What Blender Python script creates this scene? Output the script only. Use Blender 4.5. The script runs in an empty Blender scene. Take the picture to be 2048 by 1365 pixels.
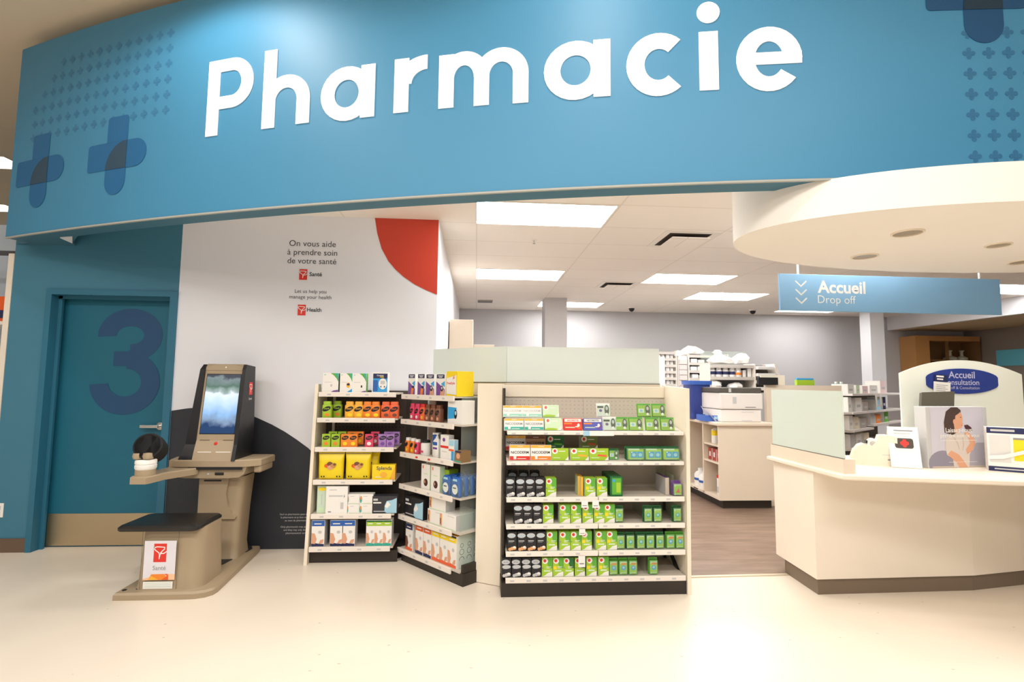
import bpy, bmesh, math, random
from mathutils import Vector, Matrix
random.seed(7)
S = bpy.context.scene
COL = S.collection

# ---------------------------------------------------------------- camera
cam_d = bpy.data.cameras.new('camera'); cam = bpy.data.objects.new('camera', cam_d); COL.objects.link(cam)
RT = Vector((0.99755932, -0.06900484, 0.01066489)); DN = Vector((0.01617491, 0.07979071, -0.9966804)); FW = Vector((0.06792481, 0.99442032, 0.08071211))
mw = Matrix.Identity(4)
for i in range(3):
    mw[i][0] = RT[i]; mw[i][1] = -DN[i]; mw[i][2] = -FW[i]
mw[0][3], mw[1][3], mw[2][3] = 0, 0, 1.42
cam.matrix_world = mw
cam_d.sensor_width = 36; cam_d.lens = 36 * 1030 / 2048; cam_d.clip_end = 100
S.camera = cam
# ---------------------------------------------------------------- world, exposure, big lights
S.view_settings.view_transform = 'Standard'; S.view_settings.look = 'None'
S.view_settings.gamma = 1; S.view_settings.exposure = 0.0; S.view_settings.use_curve_mapping = False
w = bpy.data.worlds.new('world'); S.world = w; w.use_nodes = True
w.node_tree.nodes['Background'].inputs[0].default_value = (1.0, 0.985, 0.97, 1)
w.node_tree.nodes['Background'].inputs[1].default_value = 0.27
PANEL_GLOW = 20.0          # ceiling light panels
def area(name, loc, sx, sy, power, col=(1, .985, .96), rot=(0, 0, 0)):
    d = bpy.data.lights.new(name, 'AREA'); d.shape = 'RECTANGLE'; d.size = sx; d.size_y = sy; d.energy = power; d.color = col
    o = bpy.data.objects.new(name, d); COL.objects.link(o); o.location = loc; o.rotation_euler = rot
def spot(name, loc, target, power, angle, blend=.5, col=(1, .975, .93), r=.05):
    d = bpy.data.lights.new(name, 'SPOT'); d.energy = power; d.spot_size = math.radians(angle); d.spot_blend = blend; d.color = col; d.shadow_soft_size = r
    o = bpy.data.objects.new(name, d); COL.objects.link(o); o.location = loc
    o.rotation_euler = (Vector(target) - Vector(loc)).to_track_quat('-Z', 'Y').to_euler()
# rows of store ceiling lights overhead and behind the camera
for y in (-2.8, 0.2):
    for x in (-4.0, -1.1, 1.6):
        area('store_light', (x, y, 4.25), 2.4, .6, 73)
# store downlights washing the fascia
for x, y, p in ((-1.95, 2.75, 95), (.5, 1.9, 70)):
    spot('store_downlight', (x, y, 4.26), (x, y, 0), p, 162, .35, r=.12)
# downlights recessed in the oval soffit over the counter
for x, y in ((2.57, 2.86), (2.74, 3.42), (3.36, 3.05), (3.98, 3.45)):
    spot('soffit_downlight', (x, y, 2.325), (x, y, 0), 17, 125, .5, r=.05)
# ---------------------------------------------------------------- helpers
def lin(h):
    h = h.lstrip('#'); out = []
    for i in (0, 2, 4):
        c = int(h[i:i+2], 16) / 255
        out.append(c / 12.92 if c <= .04045 else ((c + .055) / 1.055) ** 2.4)
    return (*out, 1)
MC = {}
def mat(name, hexc='#888888', rough=.55, metal=0, emit=0, alpha=1, spec=.5, noise=0, nscale=40, coat=0):
    if name in MC: return MC[name]
    m = bpy.data.materials.new(name); m.use_nodes = True; nt = m.node_tree; b = nt.nodes['Principled BSDF']
    c = lin(hexc)
    b.inputs['Base Color'].default_value = c; b.inputs['Roughness'].default_value = rough; b.inputs['Metallic'].default_value = metal
    b.inputs['Specular IOR Level'].default_value = spec
    if coat: b.inputs['Coat Weight'].default_value = coat
    if alpha < 1: b.inputs['Alpha'].default_value = alpha
    if emit:
        b.inputs['Emission Color'].default_value = c; b.inputs['Emission Strength'].default_value = emit
    if noise:
        tc = nt.nodes.new('ShaderNodeTexCoord'); n = nt.nodes.new('ShaderNodeTexNoise'); n.inputs['Scale'].default_value = nscale
        n.inputs['Detail'].default_value = 4
        r = nt.nodes.new('ShaderNodeMix'); r.data_type = 'RGBA'
        r.inputs['A'].default_value = tuple(x * (1 - noise) for x in c[:3]) + (1,); r.inputs['B'].default_value = tuple(min(1, x * (1 + noise)) for x in c[:3]) + (1,)
        nt.links.new(tc.outputs['Object'], n.inputs['Vector']); nt.links.new(n.outputs['Fac'], r.inputs['Factor']); nt.links.new(r.outputs['Result'], b.inputs['Base Color'])
    MC[name] = m; return m
def ramp(nt, stops):
    r = nt.nodes.new('ShaderNodeValToRGB'); e = r.color_ramp.elements
    while len(e) < len(stops): e.new(.5)
    for i, (p, h) in enumerate(stops): e[i].position = p; e[i].color = lin(h)
    return r

# palette
M_white = mat('white_paint', '#e6e6ea', .6, noise=.02, nscale=3)
M_beige = mat('beige_laminate', '#f4e8d4', .5, noise=.03, nscale=6)
M_beige2 = mat('beige_laminate_back', '#e9dac6', .5, noise=.03, nscale=6)
M_lip = mat('cream_metal', '#f1e8de', .45)
M_deck = mat('shelf_metal', '#cfc5b8', .5)
M_dark = mat('dark_metal', '#2f2822', .5, noise=.1, nscale=8)
M_black = mat('black_plastic', '#17161a', .4)
M_pwhite = mat('print_white', '#f4f1ec', .5)
M_pblack = mat('print_black', '#1d1c20', .5)
M_pgrey = mat('print_grey', '#8d8c90', .5)
M_lgrey = mat('print_light_grey', '#c9c8c8', .5)
M_red = mat('print_red', '#e0352b', .5)
M_orange = mat('print_orange', '#f28a2e', .5)
M_dorange = mat('print_deep_orange', '#e85f22', .5)
M_yellow = mat('print_yellow', '#fada1f', .5)
M_gold = mat('print_gold', '#f6b73c', .5)
M_lime = mat('print_lime', '#a6cc32', .5)
M_green = mat('print_green', '#5fae3a', .5)
M_dgreen = mat('print_dark_green', '#1f6b35', .5)
M_mint = mat('print_mint', '#9fd8c4', .5)
M_pale = mat('print_pale_green', '#d4ebc6', .5)
M_sky = mat('print_sky', '#35a3e0', .5)
M_pblue = mat('print_pale_blue', '#a9d5ea', .5)
M_blue = mat('print_blue', '#2b5fb0', .5)
M_navy = mat('print_navy', '#232a57', .5)
M_purple = mat('print_purple', '#7a4a9a', .5)
M_pink = mat('print_pink', '#e2456a', .5)
M_coral = mat('print_coral', '#ee6a3c', .5)
M_brown = mat('print_brown', '#7a4a35', .5)
M_skin = mat('print_skin', '#e0a583', .5)
M_silver = mat('print_silver', '#c8cdd2', .35, .2)
M_teal = mat('print_teal', '#38b09c', .5)
M_steel = mat('brushed_steel', '#c7b494', .38, .85, noise=.06, nscale=5)
M_chrome = mat('satin_chrome', '#d8d5d0', .25, .9)
M_tan = mat('kiosk_tan', '#a8957a', .45, noise=.03, nscale=10)
M_tan2 = mat('kiosk_tan_seam', '#6f614e', .5)
M_clear = None
def glassy(name, tint, opac, rough=.3):
    m = bpy.data.materials.new(name); m.use_nodes = True; nt = m.node_tree; nt.nodes.remove(nt.nodes['Principled BSDF'])
    d = nt.nodes.new('ShaderNodeBsdfPrincipled'); d.inputs['Base Color'].default_value = lin(tint); d.inputs['Roughness'].default_value = rough
    t = nt.nodes.new('ShaderNodeBsdfTransparent'); t.inputs[0].default_value = (.93, .97, .95, 1)
    mx = nt.nodes.new('ShaderNodeMixShader'); mx.inputs[0].default_value = opac
    nt.links.new(t.outputs[0], mx.inputs[1]); nt.links.new(d.outputs[0], mx.inputs[2]); nt.links.new(mx.outputs[0], nt.nodes['Material Output'].inputs[0])
    MC[name] = m; return m
M_frost = glassy('frosted_glass', '#f1f7f1', .78, .25)
M_frost2 = glassy('frosted_side_glass', '#dfeae0', .8, .25)
M_clear = glassy('clear_acrylic', '#e8eee8', .10, .05)
M_bubble = glassy('blister_bubble', '#dce8d4', .08, .1)

# text cache -------------------------------------------------------
TC = {}
def text_geo(s, bold=0):
    k = (s, bold)
    if k in TC: return TC[k]
    c = bpy.data.curves.new('t', 'FONT'); c.body = s; c.size = 1; c.resolution_u = 3; c.offset = bold
    o = bpy.data.objects.new('t', c); COL.objects.link(o)
    dg = bpy.context.evaluated_depsgraph_get(); dg.update()
    me = bpy.data.meshes.new_from_object(o.evaluated_get(dg))
    vs = [(v.co.x, v.co.y) for v in me.vertices]; fs = [tuple(p.vertices) for p in me.polygons]
    bpy.data.objects.remove(o); bpy.data.curves.remove(c); bpy.data.meshes.remove(me)
    xs = [v[0] for v in vs]; ys = [v[1] for v in vs]
    TC[k] = (vs, fs, min(xs), max(xs), min(ys), max(ys)); return TC[k]

class MB:
    def __init__(s): s.v = []; s.f = []; s.m = []; s.mats = []
    def mi(s, m):
        if m not in s.mats: s.mats.append(m)
        return s.mats.index(m)
    def add(s, vs, fs, m):
        b = len(s.v); s.v += [tuple(v) for v in vs]; k = s.mi(m)
        for f in fs: s.f.append(tuple(b + i for i in f)); s.m.append(k)
        return s
    def box(s, x0, x1, y0, y1, z0, z1, m, bev=0, mtx=None):
        if bev:
            bm = bmesh.new(); bmesh.ops.create_cube(bm, size=1)
            for v in bm.verts: v.co = Vector(((x0+x1)/2 + v.co.x*(x1-x0), (y0+y1)/2 + v.co.y*(y1-y0), (z0+z1)/2 + v.co.z*(z1-z0)))
            bmesh.ops.bevel(bm, geom=bm.edges[:], offset=bev, segments=2, affect='EDGES', profile=.5)
            bm.verts.index_update(); vs = [v.co.copy() for v in bm.verts]; fs = [[v.index for v in f.verts] for f in bm.faces]; bm.free()
        else:
            vs = [Vector(p) for p in ((x0,y0,z0),(x1,y0,z0),(x1,y1,z0),(x0,y1,z0),(x0,y0,z1),(x1,y0,z1),(x1,y1,z1),(x0,y1,z1))]
            fs = [(3,2,1,0),(4,5,6,7),(0,1,5,4),(1,2,6,5),(2,3,7,6),(3,0,4,7)]
        if mtx: vs = [mtx @ v for v in vs]
        return s.add(vs, fs, m)
    def prism(s, pts, z0, z1, m, axis='z', mtx=None, cap=True):
        n = len(pts)
        if axis == 'z': A = [(p[0], p[1], z0) for p in pts]; B = [(p[0], p[1], z1) for p in pts]
        elif axis == 'x': A = [(z0, p[0], p[1]) for p in pts]; B = [(z1, p[0], p[1]) for p in pts]
        else: A = [(p[0], z0, p[1]) for p in pts]; B = [(p[0], z1, p[1]) for p in pts]
        vs = [Vector(p) for p in A + B]
        if mtx: vs = [mtx @ v for v in vs]
        fs = [(i, (i+1) % n, n + (i+1) % n, n + i) for i in range(n)]
        if cap: fs += [tuple(range(n-1, -1, -1)), tuple(range(n, 2*n))]
        return s.add(vs, fs, m)
    def loft(s, rings, m, cap=True):
        n = len(rings[0]); vs = [v for r in rings for v in r]; fs = []
        for k in range(len(rings)-1):
            for i in range(n): fs.append((k*n+i, k*n+(i+1) % n, (k+1)*n+(i+1) % n, (k+1)*n+i))
        if cap: fs += [tuple(range(n-1, -1, -1)), tuple(range((len(rings)-1)*n, len(rings)*n))]
        return s.add(vs, fs, m)
    def lathe(s, prof, c, m, n=16, axis='z', mtx=None):
        rings = []
        for r, h in prof:
            ring = []
            for i in range(n):
                a = 2*math.pi*i/n
                p = Vector((r*math.cos(a), r*math.sin(a), h)) if axis == 'z' else (Vector((r*math.cos(a), h, r*math.sin(a))) if axis == 'y' else Vector((h, r*math.cos(a), r*math.sin(a))))
                if mtx: p = mtx @ p
                ring.append(p + Vector(c))
            rings.append(ring)
        return s.loft(rings, m)
    def tube(s, pts, r, m, n=8):
        pts = [Vector(p) for p in pts]; rings = []
        for i, p in enumerate(pts):
            t = (pts[min(i+1, len(pts)-1)] - pts[max(i-1, 0)]).normalized()
            a = t.orthogonal().normalized(); b = t.cross(a)
            if rings:
                a = (la - t*la.dot(t)).normalized(); b = t.cross(a)
            la = a
            rings.append([p + r*(math.cos(2*math.pi*k/n)*a + math.sin(2*math.pi*k/n)*b) for k in range(n)])
        return s.loft(rings, m)
    # printed marks: F = (origin, u, v); 2-D points in metres on that face, lifted by `e`
    def poly(s, F, pts, m, e=.0005):
        o, u, v = F; n = u.cross(v).normalized()
        return s.add([o + u*p[0] + v*p[1] + n*e for p in pts], [tuple(range(len(pts)))], m)
    def rect(s, F, x0, x1, y0, y1, m, e=.0005): return s.poly(F, [(x0,y0),(x1,y0),(x1,y1),(x0,y1)], m, e)
    def ell(s, F, cx, cy, rx, ry, m, e=.0005, n=20, a0=0, a1=360):
        full = a1 - a0 == 360
        pts = [(cx + rx*math.cos(math.radians(a0+(a1-a0)*i/n)), cy + ry*math.sin(math.radians(a0+(a1-a0)*i/n))) for i in range(n if full else n+1)]
        return s.poly(F, pts, m, e)
    def ribbon(s, F, pts, wd, m, e=.001):
        for i in range(len(pts)-1):
            a = Vector(pts[i]); b = Vector(pts[i+1]); d = (b-a); L = d.length
            if L < 1e-6: continue
            d /= L; p = Vector((-d.y, d.x))*wd/2; a -= d*wd*.3; b += d*wd*.3
            s.poly(F, [a-p, b-p, b+p, a+p], m, e + i*1e-6)
        return s
    def text(s, F, t, cx, y0, h=None, wd=None, m=None, e=.001, bold=0.0, align='c'):
        vs, fs, x0, x1, b0, b1 = text_geo(t, bold)
        sy = h / .72 if h else wd/(x1-x0)
        sx = wd/(x1-x0) if wd else sy
        off = cx - (x0+x1)/2*sx if align == 'c' else cx - x0*sx
        o, u, v = F; n = u.cross(v).normalized()
        return s.add([o + u*(off + p[0]*sx) + v*(y0 + p[1]*sy) + n*e for p in vs], fs, m)
    def build(s, name, parent=None, smooth=False, loc=None):
        me = bpy.data.meshes.new(name); me.from_pydata([tuple(v) for v in s.v], [], s.f)
        for m in s.mats: me.materials.append(m)
        me.polygons.foreach_set('material_index', s.m)
        if smooth:
            me.polygons.foreach_set('use_smooth', [True]*len(s.f))
            try: me.set_sharp_from_angle(angle=math.radians(35))
            except Exception: pass
        me.update()
        o = bpy.data.objects.new(name, me); COL.objects.link(o)
        if parent: o.parent = parent
        if loc: o.location = loc
        return o
X, Y, Z = Vector((1,0,0)), Vector((0,1,0)), Vector((0,0,1))
def FR(o, u=X, v=Z): return (Vector(o), u, v)
def tag(o, label=None, cat=None, group=None, kind=None):
    if label: o['label'] = label
    if cat: o['category'] = cat
    if group: o['group'] = group
    if kind: o['kind'] = kind
    return o
def thing(name, label, cat, loc=(0,0,0), rz=0, group=None):
    o = bpy.data.objects.new(name, None); COL.objects.link(o); o.location = loc; o.rotation_euler = (0,0,rz); o.empty_display_size = .05
    return tag(o, label, cat, group)
def struct(o, label=None): return tag(o, label, None, None, 'structure')
def rrect(x0, x1, y0, y1, r, n=4):
    pts = []
    for cx, cy, a in ((x1-r, y1-r, 0), (x0+r, y1-r, 90), (x0+r, y0+r, 180), (x1-r, y0+r, 270)):
        for i in range(n+1):
            t = math.radians(a + 90*i/n); pts.append((cx + r*math.cos(t), cy + r*math.sin(t)))
    return pts
def pc_logo(m, F, x, y, wd, ht, e=.001, red=None):
    m.rect(F, x, x+wd, y, y+ht, red or M_red, e)
    q = lambda L: [(x + a*wd, y + ht*(1-b)) for a, b in L]
    for L in ([(0,.22),(.25,.17),(.55,.18),(.84,.2),(.83,.3),(.66,.4),(.56,.5),(.5,.62),(.45,.8)], [(0,.2),(.1,.34),(.26,.42),(.42,.5),(.46,.62),(.45,.82)], [(.56,.46),(.62,.54),(.8,.53),(1.02,.42)]):
        m.ribbon(F, q(L), wd*.075, M_pwhite, e + .0008)

# ================================================================ SETTING
# floor
def floor_mat():
    m = bpy.data.materials.new('cream_vinyl_tile'); m.use_nodes = True; nt = m.node_tree; b = nt.nodes['Principled BSDF']
    tc = nt.nodes.new('ShaderNodeTexCoord')
    n1 = nt.nodes.new('ShaderNodeTexNoise'); n1.inputs['Scale'].default_value = 1.3
    r1 = ramp(nt, [(.3, '#e5d8c7'), (.7, '#ebdfcf')])
    mp = nt.nodes.new('ShaderNodeMapping'); mp.inputs['Scale'].default_value = (9, 15, 9)
    vo = nt.nodes.new('ShaderNodeTexVoronoi'); vo.inputs['Scale'].default_value = 1.0
    lt = nt.nodes.new('ShaderNodeMath'); lt.operation = 'LESS_THAN'; lt.inputs[1].default_value = .075
    gt = nt.nodes.new('ShaderNodeSeparateColor'); g2 = nt.nodes.new('ShaderNodeMath'); g2.operation = 'GREATER_THAN'; g2.inputs[1].default_value = .72
    mu = nt.nodes.new('ShaderNodeMath'); mu.operation = 'MULTIPLY'; mu2 = nt.nodes.new('ShaderNodeMath'); mu2.operation = 'MULTIPLY'; mu2.inputs[1].default_value = .55
    mx = nt.nodes.new('ShaderNodeMix'); mx.data_type = 'RGBA'; mx.inputs['B'].default_value = lin('#a08c70')
    L = nt.links.new
    L(tc.outputs['Object'], n1.inputs['Vector']); L(tc.outputs['Object'], mp.inputs['Vector']); L(mp.outputs[0], vo.inputs['Vector'])
    L(n1.outputs['Fac'], r1.inputs[0]); L(vo.outputs['Distance'], lt.inputs[0]); L(vo.outputs['Color'], gt.inputs[0]); L(gt.outputs[0], g2.inputs[0])
    L(lt.outputs[0], mu.inputs[0]); L(g2.outputs[0], mu.inputs[1]); L(mu.outputs[0], mu2.inputs[0]); L(mu2.outputs[0], mx.inputs['Factor'])
    L(r1.outputs[0], mx.inputs['A']); L(mx.outputs['Result'], b.inputs['Base Color'])
    b.inputs['Roughness'].default_value = .32; b.inputs['Specular IOR Level'].default_value = .35
    return m
def vinyl_mat():
    m = bpy.data.materials.new('brown_vinyl'); m.use_nodes = True; nt = m.node_tree; b = nt.nodes['Principled BSDF']
    tc = nt.nodes.new('ShaderNodeTexCoord'); mp = nt.nodes.new('ShaderNodeMapping'); mp.inputs['Scale'].default_value = (1.2, 7, 1); mp.inputs['Rotation'].default_value = (0, 0, .25)
    n = nt.nodes.new('ShaderNodeTexNoise'); n.inputs['Scale'].default_value = 1.6; n.inputs['Detail'].default_value = 6; n.inputs['Roughness'].default_value = .65
    r = ramp(nt, [(.3, '#6f5a4c'), (.55, '#8b7464'), (.68, '#98816f'), (.78, '#c9b6a2')])
    nt.links.new(tc.outputs['Object'], mp.inputs[0]); nt.links.new(mp.outputs[0], n.inputs['Vector']); nt.links.new(n.outputs['Fac'], r.inputs[0]); nt.links.new(r.outputs[0], b.inputs['Base Color'])
    b.inputs['Roughness'].default_value = .4; return m
M_floor = floor_mat()
struct(MB().box(-12, 12, -8, 14, -.1, 0, M_floor).build('floor'))
struct(MB().prism([(1.2, 3.84), (2.6, 3.86), (5.2, 4.0), (10.3, 4.0), (10.3, 10.2), (-.36, 10.2), (-.36, 4.7), (.2, 4.1), (1.2, 4.05)], 0, .003, vinyl_mat()).build('floor_pharmacy'))
struct(MB().prism([(1.44, 3.815), (2.36, 3.835), (2.36, 3.865), (1.44, 3.845)], 0, .007, mat('threshold_metal', '#d9cdb8', .35, .5)).build('trim_1'))
# pharmacy ceiling with tile grid
def ceil_mat():
    m = bpy.data.materials.new('ceiling_tile'); m.use_nodes = True; nt = m.node_tree; b = nt.nodes['Principled BSDF']
    tc = nt.nodes.new('ShaderNodeTexCoord'); mp = nt.nodes.new('ShaderNodeMapping'); mp.inputs['Location'].default_value = (.02, -.44, 0)
    br = nt.nodes.new('ShaderNodeTexBrick'); br.offset = 0; br.inputs['Scale'].default_value = 1; br.inputs['Brick Width'].default_value = 1.18; br.inputs['Row Height'].default_value = .6
    br.inputs['Mortar Size'].default_value = .008; br.inputs['Mortar Smooth'].default_value = .3
    br.inputs['Color1'].default_value = lin('#f8f2e9'); br.inputs['Color2'].default_value = lin('#f6efe6'); br.inputs['Mortar'].default_value = lin('#e9e0d5')
    nt.links.new(tc.outputs['Object'], mp.inputs[0]); nt.links.new(mp.outputs[0], br.inputs['Vector']); nt.links.new(br.outputs['Color'], b.inputs['Base Color'])
    b.inputs['Roughness'].default_value = .8; return m
M_ceil = ceil_mat()
# fascia arc
FCX, FCY, FRAD = 5.268, 23.78, 21.429
TH0 = math.atan2(-3.847 - FCX, FCY - 4.366)
def FP(u, z, off=0):
    t = TH0 + u/FRAD; R = FRAD + off
    return Vector((FCX + R*math.sin(t), FCY - R*math.cos(t), z))
FZ0, FZ1, FU = 2.55, 4.16, 9.2
def fascia_mat():
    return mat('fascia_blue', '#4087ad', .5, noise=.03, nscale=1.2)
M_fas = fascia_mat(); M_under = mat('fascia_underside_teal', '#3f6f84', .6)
cpts = [FP(FU*i/24, 0, -.1) for i in range(25)]
struct(MB().prism([(-3.93, 4.58)] + [(p.x, p.y) for p in cpts] + [(8.6, 2.9), (8.6, 10.2), (-3.93, 10.2)], 2.88, 2.92, M_ceil).build('ceiling'))
struct(MB().box(-14, 12, -8, 16, 4.3, 4.36, mat('store_ceiling', '#e4d5bd', .85, noise=.03, nscale=2)).build('ceiling_store'))
fm = MB(); N = 48
for i in range(N):
    a, b = FU*i/N, FU*(i+1)/N
    fm.add([FP(a,FZ0),FP(b,FZ0),FP(b,FZ1),FP(a,FZ1)], [(0,1,2,3)], M_fas)
    fm.add([FP(a,FZ0,-.155),FP(b,FZ0,-.155),FP(b,FZ1,-.155),FP(a,FZ1,-.155)], [(3,2,1,0)], M_fas)
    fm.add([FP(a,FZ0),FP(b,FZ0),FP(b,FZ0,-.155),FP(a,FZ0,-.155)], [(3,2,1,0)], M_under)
    fm.add([FP(a,FZ1),FP(b,FZ1),FP(b,FZ1,-.155),FP(a,FZ1,-.155)], [(0,1,2,3)], M_fas)
for u in (0, FU): fm.add([FP(u,FZ0),FP(u,FZ1),FP(u,FZ1,-.155),FP(u,FZ0,-.155)], [(0,1,2,3)], M_fas)
fascia = struct(fm.build('wall_fascia'), 'curved blue fascia above the pharmacy opening')
tm = MB()
for i in range(N):
    a, b = FU*i/N, FU*(i+1)/N
    tm.add([FP(a,FZ0-.006,.006),FP(b,FZ0-.006,.006),FP(b,FZ0+.005,.006),FP(a,FZ0+.005,.006), FP(a,FZ0-.006,-.012),FP(b,FZ0-.006,-.012)], [(0,1,2,3),(0,4,5,1)], mat('trim_cream', '#a9aaa2', .5))
tm.build('trim', fascia)
# underside return joining the fascia to the blue wall at the left end
q0, q1 = FP(.01,0,-.156), FP(.64,0,-.156)
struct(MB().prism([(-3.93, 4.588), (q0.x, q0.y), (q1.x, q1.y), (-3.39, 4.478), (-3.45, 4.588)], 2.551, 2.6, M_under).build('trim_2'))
struct(MB().prism([(-3.364,4.31),(-3.24,4.27),(-3.393,4.4785)], 2.543, 2.5505, M_white).build('trim_5'))
# printed plus emblems and the fine cross pattern
M_em = mat('emblem_blue', '#1d6496', .5); M_emd = mat('emblem_dark', '#2c4a60', .5); M_em3 = mat('emblem_deep_blue', '#0a4a76', .5); M_em3d = mat('emblem_deep_dark', '#0e2f45', .5)
def arc2(cx, cz, r, a0, a1, n=8): return [(cx + r*math.cos(math.radians(a0+(a1-a0)*i/n)), cz + r*math.sin(math.radians(a0+(a1-a0)*i/n))) for i in range(n+1)]
def fpoly(m, pts, off, mt): m.add([FP(p[0], p[1], off) for p in pts], [tuple(range(len(pts)))], mt)
def emblem(uc, zc, s, m1, m2):
    m = MB(); a = .105*s/.3; r = .025
    left = arc2(uc-s+r, zc+a-r, r, 180, 90) [::-1]
    # left and top arms: rounded corners; right and bottom arms: round ends
    fpoly(m, [(uc+a, zc-a), (uc+a, zc+a)] + [(uc-a, zc+a)] + arc2(uc-s+r, zc+a-r, r, 90, 180, 4) + arc2(uc-s+r, zc-a+r, r, 180, 270, 4), .003, m1)
    fpoly(m, [(uc+a, zc+a)] + arc2(uc+a-r, zc+s-r, r, 0, 90, 4) + arc2(uc-a+r, zc+s-r, r, 90, 180, 4) + [(uc-a, zc+a)], .003, m1)
    fpoly(m, [(uc+a, zc-a)] + arc2(uc+s-a, zc, a, -90, 90, 12) + [(uc+a, zc+a)], .003, m1)
    fpoly(m, [(uc-a, zc-a)] + arc2(uc, zc-s+a, a, 180, 360, 12) + [(uc+a, zc-a)], .003, m1)
    fpoly(m, [(uc+a, zc-a), (uc+a, zc+a)] + arc2(uc+a, zc-a, 2*a, 90, 180, 10)[1:], .005, m2)
    return m.build('plus_emblem', fascia)
emblem(1.262, 3.066, .30, M_em, M_emd); emblem(.385, 3.06, .30, M_em, M_emd); emblem(6.885, 3.605, .30, M_em3, M_em3d)
M_cr = mat('pattern_blue', '#36779f', .5); M_cr2 = mat('pattern_blue_right', '#2d6c94', .5)
def crosses(cells, mt):
    m = MB()
    for u, z in cells:
        r = .038
        for dx, dz in ((1,0),(-1,0),(0,1),(0,-1)):
            fpoly(m, arc2(u+dx*.021, z+dz*.021, .0135, 0, 330, 9), .0012, mt)
        fpoly(m, [(u-.012,z-.012),(u+.012,z-.012),(u+.012,z+.012),(u-.012,z+.012)], .0016, mt)
    return m.build('cross_pattern', fascia)
crosses([(1.72 - .104*i, 3.345 + .117*j) for i in range(15) for j in range(6) if 1.72-.104*i > .12 + .0*j and i < 13 - j*.9 + 3], M_cr)
crosses([(6.797 + .104*i, 3.365 - .117*j) for i in range(14) for j in range(7)], M_cr2)

# letters -------------------------------------------------------------
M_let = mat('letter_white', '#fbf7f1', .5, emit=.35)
sign = thing('sign_lettering', 'large white letters spelling Pharmacie across the curved blue fascia', 'sign', FP(3.9, 3.1, .03))
E_ = .007
class LB(MB):
    def quadstrip(s, o, i):        # outer/inner polylines of equal length
        n = len(o)
        for k in range(n-1):
            a, b, c, d = o[k], o[k+1], i[k+1], i[k]
            s.add([FP(*a,E_),FP(*b,E_),FP(*c,E_),FP(*d,E_)], [(0,1,2,3)], M_let)
            s.add([FP(*a,E_),FP(*b,E_),FP(*b,.002),FP(*a,.002)], [(3,2,1,0)], M_let)
            s.add([FP(*d,E_),FP(*c,E_),FP(*c,.002),FP(*d,.002)], [(0,1,2,3)], M_let)
        for k in (0, n-1): s.add([FP(*o[k],E_),FP(*i[k],E_),FP(*i[k],.002),FP(*o[k],.002)], [(0,1,2,3)], M_let)
    def arc(s, cu, cz, rx, rz, su, sz, a0, a1, n=28):
        o = []; i = []
        for k in range(n+1):
            t = math.radians(a0+(a1-a0)*k/n); o.append((cu+rx*math.cos(t), cz+rz*math.sin(t))); i.append((cu+(rx-su)*math.cos(t), cz+(rz-sz)*math.sin(t)))
        s.quadstrip(o, i)
    def bar(s, u0, u1, z0, z1): s.quadstrip([(u0,z0),(u1,z0)], [(u0,z1),(u1,z1)])
    def disc(s, cu, cz, r):
        s.arc(cu, cz, r, r, r*.98, r*.98, 0, 360)
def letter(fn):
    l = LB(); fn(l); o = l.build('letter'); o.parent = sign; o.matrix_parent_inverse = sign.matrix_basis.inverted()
b0, xh, st, sh = 3.09, 3.44, .098, .088
def L_P(l): l.bar(2.10,2.20,b0+.005,3.637); l.bar(2.19,2.305,3.637-sh,3.637); l.bar(2.19,2.305,3.28,3.28+sh); l.arc(2.30,3.4585,.178,.1785,st,sh,-90,90)
def L_h(l): l.bar(2.561,2.66,b0+.005,3.642); l.bar(2.825,2.923,b0+.01,3.28); l.arc(2.742,3.275,.181,.175,.098,sh,0,180)
def L_a(c, L, R): return lambda l: (l.arc(c,3.264,c-L,.182,st,sh,0,360), l.bar(R-.098,R,b0+.002,xh+.002))
def L_r(l): l.bar(3.52,3.617,b0+.008,xh+.01); l.arc(3.738,3.28,.218,.178,.115,.092,90,180)
def L_m(l):
    l.bar(3.815,3.912,b0+.008,xh); l.bar(4.04,4.135,b0+.005,3.29); l.bar(4.281,4.376,b0,3.29)
    l.arc(3.975,3.28,.16,.17,.097,sh,0,180); l.arc(4.208,3.28,.168,.17,.095,sh,0,180)
def L_c(l): l.arc(5.132,3.262,.183,.19,.103,.095,48,312)
def L_i(l): l.bar(5.357,5.463,b0,xh); l.disc(5.412,3.556,.064)
def L_e(l): l.arc(5.738,3.256,.178,.19,.1,.085,0,322); l.bar(5.645,5.914,3.225,3.295)
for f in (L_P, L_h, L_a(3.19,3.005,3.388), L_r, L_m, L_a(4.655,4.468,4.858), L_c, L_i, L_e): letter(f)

# blue wall with the door recess
M_bw = mat('teal_wall_paint', '#3f7a93', .6, noise=.03, nscale=2); M_door = mat('teal_door_paint', '#15647c', .5, noise=.03, nscale=2); M_fr = mat('teal_frame_paint', '#2c6c86', .5)
WY = 4.588
bw = MB()
bw.box(-3.93, -3.64, WY, WY+.2, 0, 2.88, M_bw); bw.box(-3.64, -2.575, WY, WY+.2, 2.17, 2.88, M_bw)
bw.box(-3.93, -3.88, WY+.2, 10.2, 0, 2.88, M_bw)
struct(bw.build('wall_left'))
struct(MB().box(-3.95, -3.64, WY-.012, WY, 0, .11, mat('baseboard_brown', '#6a5646', .6)).build('baseboard_left'))
fr = MB(); fr.box(-3.64, -3.594, WY-.02, WY+.16, 0, 2.17, M_fr); fr.box(-2.634, -2.575, WY-.02, WY+.16, 0, 2.17, M_fr); fr.box(-3.594, -2.634, WY-.02, WY+.16, 2.125, 2.17, M_fr)
fr.box(-3.594, -3.565, WY+.06, WY+.08, 0, 2.125, M_fr); fr.box(-3.594, -2.634, WY+.06, WY+.08, 2.10, 2.125, M_fr)
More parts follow.
